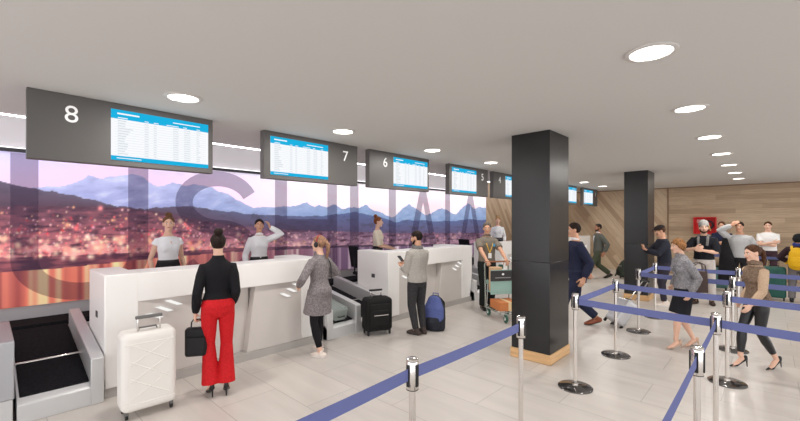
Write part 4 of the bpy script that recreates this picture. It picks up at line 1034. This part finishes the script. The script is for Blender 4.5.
# --- far walkers and the queue
GRJ = W('grey_green_jacket', (92, 94, 88), (80, 82, 78))
p = Person('man in a grey jacket and green trousers walking left by the timber end wall', (-3.96, 13.5, 0), (-.76, -.65), 1.86, False, 'brown', feet=((-.09, .36, .05, .0), (.09, -.36, -.05, .07)), head=(.05, 0), wl=(-.26, -.05, .9), wr=(.26, -.22, .93), er=(.2, -1, .2), cr=.9, voxel=.009)
p.trousers(W('olive_trousers', (66, 72, 56)), .014, .1, .08, .074, .97, 1.03); p.top('jacket', GRJ, 'long', .84, .024, .006, 1.45, cuff=.043); p.collar(WSHIRT, 1.47, .06, .013, .25); p.hair(HK, 'short'); p.beard(HK); p.shoes('low', BLK); p.suit_front(WSHIRT, GRJ, .024)
roller('suitcase', 'dark green suitcase pulled by the far walking man by the timber wall', (-3.46, 13.98, .02), face(.76, .65), .38, .26, .60, W('case_green_dark', (52, 58, 50), (44, 50, 42)), 1.0, -.50, 'p')
BOM = W('navy_bomber', (40, 42, 54), (34, 36, 46))
p = Person('man in a navy bomber jacket and dark cap holding up a phone', (-1.65, 10.2, 0), (-.95, -.50), 1.76, False, 'tan', lean=.10, feet=((-.09, .04, .1, 0), (.11, -.04, -.15, 0)), head=(-.05, -.28), wl=(-.09, .36, 1.21), wr=(.09, .36, 1.23), el=(-1, -.3, -.8), er=(1, -.3, -.8), nl=(.4, -.2, .9), nr=(-.4, -.2, .9), cl=.6, cr=.6, voxel=.009)
p.trousers(W('dark_plum_trousers', (52, 48, 58)), .013, .096, .07, .054, .93, 1.02); p.top('bomber_jacket', BOM, 'long', .93, .026, -.006, 1.46, cuff=.04); p.hair(HB, 'short'); p.shoes('high', mat('sneaker_white', (226, 214, 204), .6), SOLEW); p.placket(CHROME, .026, .96, 1.44, .005, 'zip')
m = MB(); m.ell(p.Hd(0, -.012, .075), (.089, .108, .068), p.hrot); m.tube([p.Hd(0, .06, .072), p.Hd(0, .135, .064)], [(.07, .007), (.05, .005)], p.hrot @ V((1, 0, 0)), 14); p.put(m, 'cap', W('dark_cap', (44, 36, 34)), .007, 1, .5)
ph = thing('phone', 'dark phone held up by the man in the navy bomber jacket', 'phone', p.root.matrix_basis @ (p.T(0, .42, 1.34) * p.k), face(-.95, -.5))
MB().box((-.037, -.005, -.072), (.037, .005, .072), Rx(-.7)).build('case', BLACKP, ph, .004)

TW2 = W('boucle_jacket', (158, 156, 158), (116, 114, 120), scale=60, st=.5)
sk = p = Person('woman with a fair bob in a grey tweed jacket and black skirt walking left', (-.885, 6.96, 0), (-.80, -.60), 1.56, True, 'fair', heels=.07, lean=.12, feet=((-.06, .16, .05, 0), (.06, -.16, -.05, .02)), head=(0, -.1), wl=(-.22, .03, .89), wr=(.23, .06, .93), er=(.8, -1, 0), voxel=.008)
p.skirt(W('black_skirt', (30, 30, 36)), .52, 1.05, .014); p.top('tweed_jacket', TW2, 'long', .95, .022, .012, 1.46, cuff=.044); p.collar(TW2, 1.465, .062, .018); p.hair(hairmat('honey', (166, 116, 72)), 'bob'); p.shoes('pump', mat('pump_nude', (196, 164, 142), .35)); p.placket(TW2, .024, .97, 1.43, .016)
b = thing('tote_bag', 'dark brown tote bag on the arm of the woman in the grey tweed jacket', 'bag', sk.root.matrix_basis @ V((.16, -.285, .79)), face(-.6, .8))
MB().prism([(-.115, 0), (.115, 0), (.10, .32), (-.10, .32)], -.055, .055, 'xzy').build('bag_body', mat('leather_brown', (62, 42, 34), .5, 0, .4, None, (20, .2)), b, .02, 3)
for sy in (-1, 1): MB().tube([(-.08, sy * .045, .32), (-.07, sy * .035, .41), (0, sy * .03, .45), (.07, sy * .035, .41), (.08, sy * .045, .32)], .007, (0, 1, 0), 8).build('handle', mat('leather_brown', (62, 42, 34)), b)

BT = W('black_tee', (26, 27, 34)); STONE = W('stone_trousers', (206, 198, 192), (192, 184, 178))
cp = p = Person('man in a grey beanie, black tee and pale trousers facing the camera', (-1.04, 11.0, 0), (-.05, -1), 1.83, False, 'fair', feet=((-.13, -.02, .3, 0), (.14, .04, -.25, 0)), head=(.25, .06), wl=(-.02, .27, 1.16), wr=(.10, .27, 1.20), el=(-1, -.4, -.5), er=(1, -.4, -.5), nl=(.3, -1, 0), nr=(-.3, -1, 0), cl=.5, cr=.6, voxel=.009)
p.trousers(STONE, .014, .1, .08, .07, .95, 1.02); p.top('tee', BT, 'elbow', .96, .022, 0, 1.46); p.hair(HB, 'short'); p.beard(HB); p.shoes('high', W('brown_boot', (70, 54, 48)), mat('sole_dark', (40, 36, 34), .7))
m = MB(); m.ell(p.Hd(0, -.026, .094), (.09, .104, .075), p.hrot); m.tube([p.Hd(0, -.03, .062), p.Hd(0, -.022, .098)], [(.09, .108), (.088, .106)], p.hrot @ V((1, 0, 0)), 20); m.ell(p.Hd(0, -.06, .15), (.05, .05, .035), p.hrot); p.put(m, 'beanie', W('beanie_grey', (186, 184, 180), (156, 154, 150), scale=50), .008, 2, .5)
m = MB()
for sg in (-1, 1): m.tube([p.T(sg * .055, -.07, 1.475), p.T(sg * .075, .03, 1.475), p.T(sg * .08, .125, 1.39), p.T(sg * .075, .152, 1.26)], [(.02, .014), (.026, .016), (.028, .014), (.026, .01)], (1, 0, 0), 10)
p.put(m, 'scarf', W('grey_scarf', (132, 130, 128), (104, 102, 102)), .009, 1, .5)
p = Person('man in a navy tee with folded arms, right behind the beanie man', (-1.0, 15.0, 0), (.0, -1), 1.84, False, 'tan', feet=((-.12, 0, .2, 0), (.12, 0, -.2, 0)), head=(-.1, 0), wl=(.10, .20, 1.15), wr=(-.10, .235, 1.19), el=(-1, -.1, -.9), er=(1, -.1, -.9), nl=(0, -1, 0), nr=(0, -1, 0), voxel=.009)
p.trousers(DARK); p.top('tee', W('navy_tee', (36, 42, 66)), 'short', .95, .02, 0, 1.45); p.hair(HB, 'short'); p.shoes('low', BLK)
gt = p = Person('man in a pale grey tee with one hand at his forehead', (-.50, 12.55, 0), (-.18, -1), 1.84, False, 'tan', feet=((-.12, 0, .2, 0), (.12, 0, -.2, 0)), head=(.1, 0), wr=(.115, .115, 1.665), er=(1, .3, -.2), hr=(-.6, -.1, .5), nr=(-.4, -1, 0), wl=(-.28, .1, .92), cr=.3, voxel=.009)
p.trousers(DARK); p.top('tee', W('grey_tee', (190, 190, 190), (176, 176, 178)), 'long', .92, .024, 0, 1.44, cuff=.042); p.hair(HK, 'short'); p.shoes('low', BLK)
c = thing('coat', 'black coat draped on the arm of the man with his hand at his forehead', 'coat', gt.root.matrix_basis @ V((.20, .20, 0)), face(-.18, -1))
m = MB(); m.tube([(0, .0, .42), (.0, .02, .7), (0, .0, .95), (.03, -.03, 1.18), (.05, -.06, 1.40)], [(.17, .07), (.16, .075), (.15, .07), (.10, .055), (.055, .035)], (1, 0, 0), 18); soft(m, 'coat_cloth', W('black_coat', (24, 23, 26), None, scale=8, st=1.0), c, .01, 2, .4)
p = Person('man in a white tee with folded arms by the timber end wall', (.0, 15.2, 0), (-.05, -1), 1.84, False, 'fair', feet=((-.12, 0, .2, 0), (.12, 0, -.2, 0)), wl=(.10, .20, 1.15), wr=(-.10, .235, 1.19), el=(-1, -.1, -.9), er=(1, -.1, -.9), nl=(0, -1, 0), nr=(0, -1, 0), voxel=.009)
p.trousers(W('plum_trousers', (64, 44, 52))); p.top('tee', W('white_tee', (238, 237, 236)), 'short', .97, .022, 0, 1.45); p.hair(HB, 'short'); p.shoes('low', BLK)
yb = p = Person('person in a dark hat and maroon jacket with a yellow backpack, seen from behind', (.50, 12.6, 0), (.12, 1), 1.55, False, 'tan', feet=((-.12, 0, .1, 0), (.12, 0, -.1, 0)), wl=(-.20, .22, 1.02), wr=(.20, .22, 1.02), el=(-1, -.5, 0), er=(1, -.5, 0), voxel=.009)
p.trousers(W('grey_trousers', (112, 108, 108)), .014, .1, .08, .07, .95); p.top('jacket', W('maroon_jacket', (62, 44, 50), (50, 36, 42)), 'long', .9, .03, 0, 1.46, cuff=.044); p.hair(HK, 'short'); p.shoes('high', BLK)
m = MB(); m.ell(p.Hd(0, -.01, .06), (.098, .118, .085), p.hrot); m.tube([p.Hd(0, -.01, .02), p.Hd(0, -.01, .05)], [(.118, .138), (.105, .125)], p.hrot @ V((1, 0, 0)), 20); p.put(m, 'hat', W('black_hat', (26, 26, 30)), .009, 2, .5)
p.collar(W('blue_scarf', (50, 62, 130), (40, 50, 112)), 1.49, .078, .032, .1, 'scarf')
r = thing('backpack', 'yellow backpack worn by the person in the dark hat', 'backpack', yb.root.matrix_basis @ V((0, -.175, .81)), face(.12, 1))
YL = W('yellow_pack', (226, 178, 30), (212, 164, 24), rough=.6)
m = MB(); m.tube([(0, -.085, .03), (0, -.095, .18), (0, -.085, .33), (0, -.07, .39)], [(.14, .085), (.145, .09), (.13, .08), (.10, .06)], (1, 0, 0), 20); soft(m, 'pack_body', YL, r, .009, 3, .5)
m = MB(); m.tube([(0, -.19, .05), (0, -.2, .16), (0, -.19, .22)], [(.10, .03), (.105, .034), (.09, .03)], (1, 0, 0), 16); soft(m, 'front_pocket', YL, r, .009, 2, .5)
for sx in (-1, 1): MB().tube([(sx * .09, -.02, .40), (sx * .10, .09, .47), (sx * .10, .20, .47), (sx * .105, .325, .40), (sx * .12, .34, .25), (sx * .17, .25, .1), (sx * .2, .08, .06), (sx * .15, -.03, .08)], (.022, .006), (1, 0, 0), 10).build('shoulder_strap', YL, r)
TAN = W('tan_blouse', (200, 172, 146), (186, 158, 132)); VEST = W('patterned_vest', (142, 120, 100), (104, 86, 74), scale=40)
p = Person('woman in a tan blouse, black trousers and stiletto heels walking left', (-.10, 6.62, 0), (-.78, -.62), 1.50, True, 'fair', heels=.095, lean=.08, feet=((-.05, -.20, .05, .03), (.05, .19, -.05, 0)), head=(0, -.12), wl=(-.22, .26, .90), wr=(.24, .04, .9), el=(-.3, -1, 0), nl=(1, 0, 0), voxel=.007)
p.trousers(mat('black_leather', (28, 27, 30), .35, 0, .5, None, (14, .4)), .006, .086, .059, .042, .88, 1.03); p.top('blouse', TAN, 'long', .86, .015, .008, 1.46, cuff=.034)
m = MB(); p.torso(m, .88, 1.44, .021, .010); p.put(m, 'vest', VEST); p.collar(VEST, 1.475, .066, .028, .2, 'scarf'); p.hair(HB, 'tail'); p.shoes('pump', BLK)
# luggage of the queue
roller('suitcase', 'dark green suitcase standing below the man in the white tee', (.10, 12.72, 0), face(0, 1), .42, .26, .78, mat('suitcase_dark_green', (30, 84, 74), .45), .92, 0, 'v')
roller('suitcase', 'teal grey suitcase standing under a beige bag behind the beanie man', (-.98, 13.5, 0), face(0, 1), .42, .26, .60, mat('suitcase_teal', (78, 116, 112), .45), .63, 0, 'v')
b = thing('duffel_bag', 'beige bag lying on the teal grey suitcase', 'bag', (-.95, 13.5, .655), face(0, 1))
m = MB(); m.tube([(-.2, 0, .14), (.2, 0, .14)], [(.13, .14), (.13, .14)], (0, 1, 0), 18); soft(m, 'bag_body', W('beige_bag', (176, 152, 126), (160, 138, 114)), b, .01, 2, .4)
MB().tube([(-.1, -.125, .2), (-.09, -.1, .32), (.09, -.1, .32), (.1, -.125, .2)], .009, (0, 1, 0), 8).build('handle', W('beige_bag', (176, 152, 126)), b)

# --- fire hose cabinet
r = thing('fire_hose_cabinet', 'open red fire hose cabinet on the timber end wall', 'fire cabinet', (-1.53, 16.55, 1.42))
RD = mat('fire_red', (206, 26, 30), .45)
m = MB(); m.box((-.30, -.03, 0), (.30, 0, .56)); m.build('back_panel', RD, r)
for lo, hi in (((-.30, -.2, 0), (-.27, -.03, .56)), ((.27, -.2, 0), (.30, -.03, .56)), ((-.27, -.2, 0), (.27, -.03, .03)), ((-.27, -.2, .53), (.27, -.03, .56))): MB().box(lo, hi).build('side_panel', RD, r, .004)
MB().torus((.08, -.1, .3), .13, .03, Rx(PI / 2)).build('hose_reel', mat('hose_dark', (60, 40, 46), .6), r)
MB().tube([(.1, -.12, .3), (.15, -.14, .12)], .02, n=10).build('nozzle', mat('nozzle_brass', (214, 176, 120), .3, .6), r)
MB().box((-.22, -.035, .36), (-.02, -.03, .48)).build('notice_plate', mat('notice_pale', (222, 160, 156), .5), r)

finish_soft()
# ------------------------------------------------------------------ light
w = bpy.data.worlds.new('world'); SC.world = w; w.use_nodes = True
bg = w.node_tree.nodes['Background']; bg.inputs[0].default_value = (.97, .975, 1, 1); bg.inputs[1].default_value = 2.35
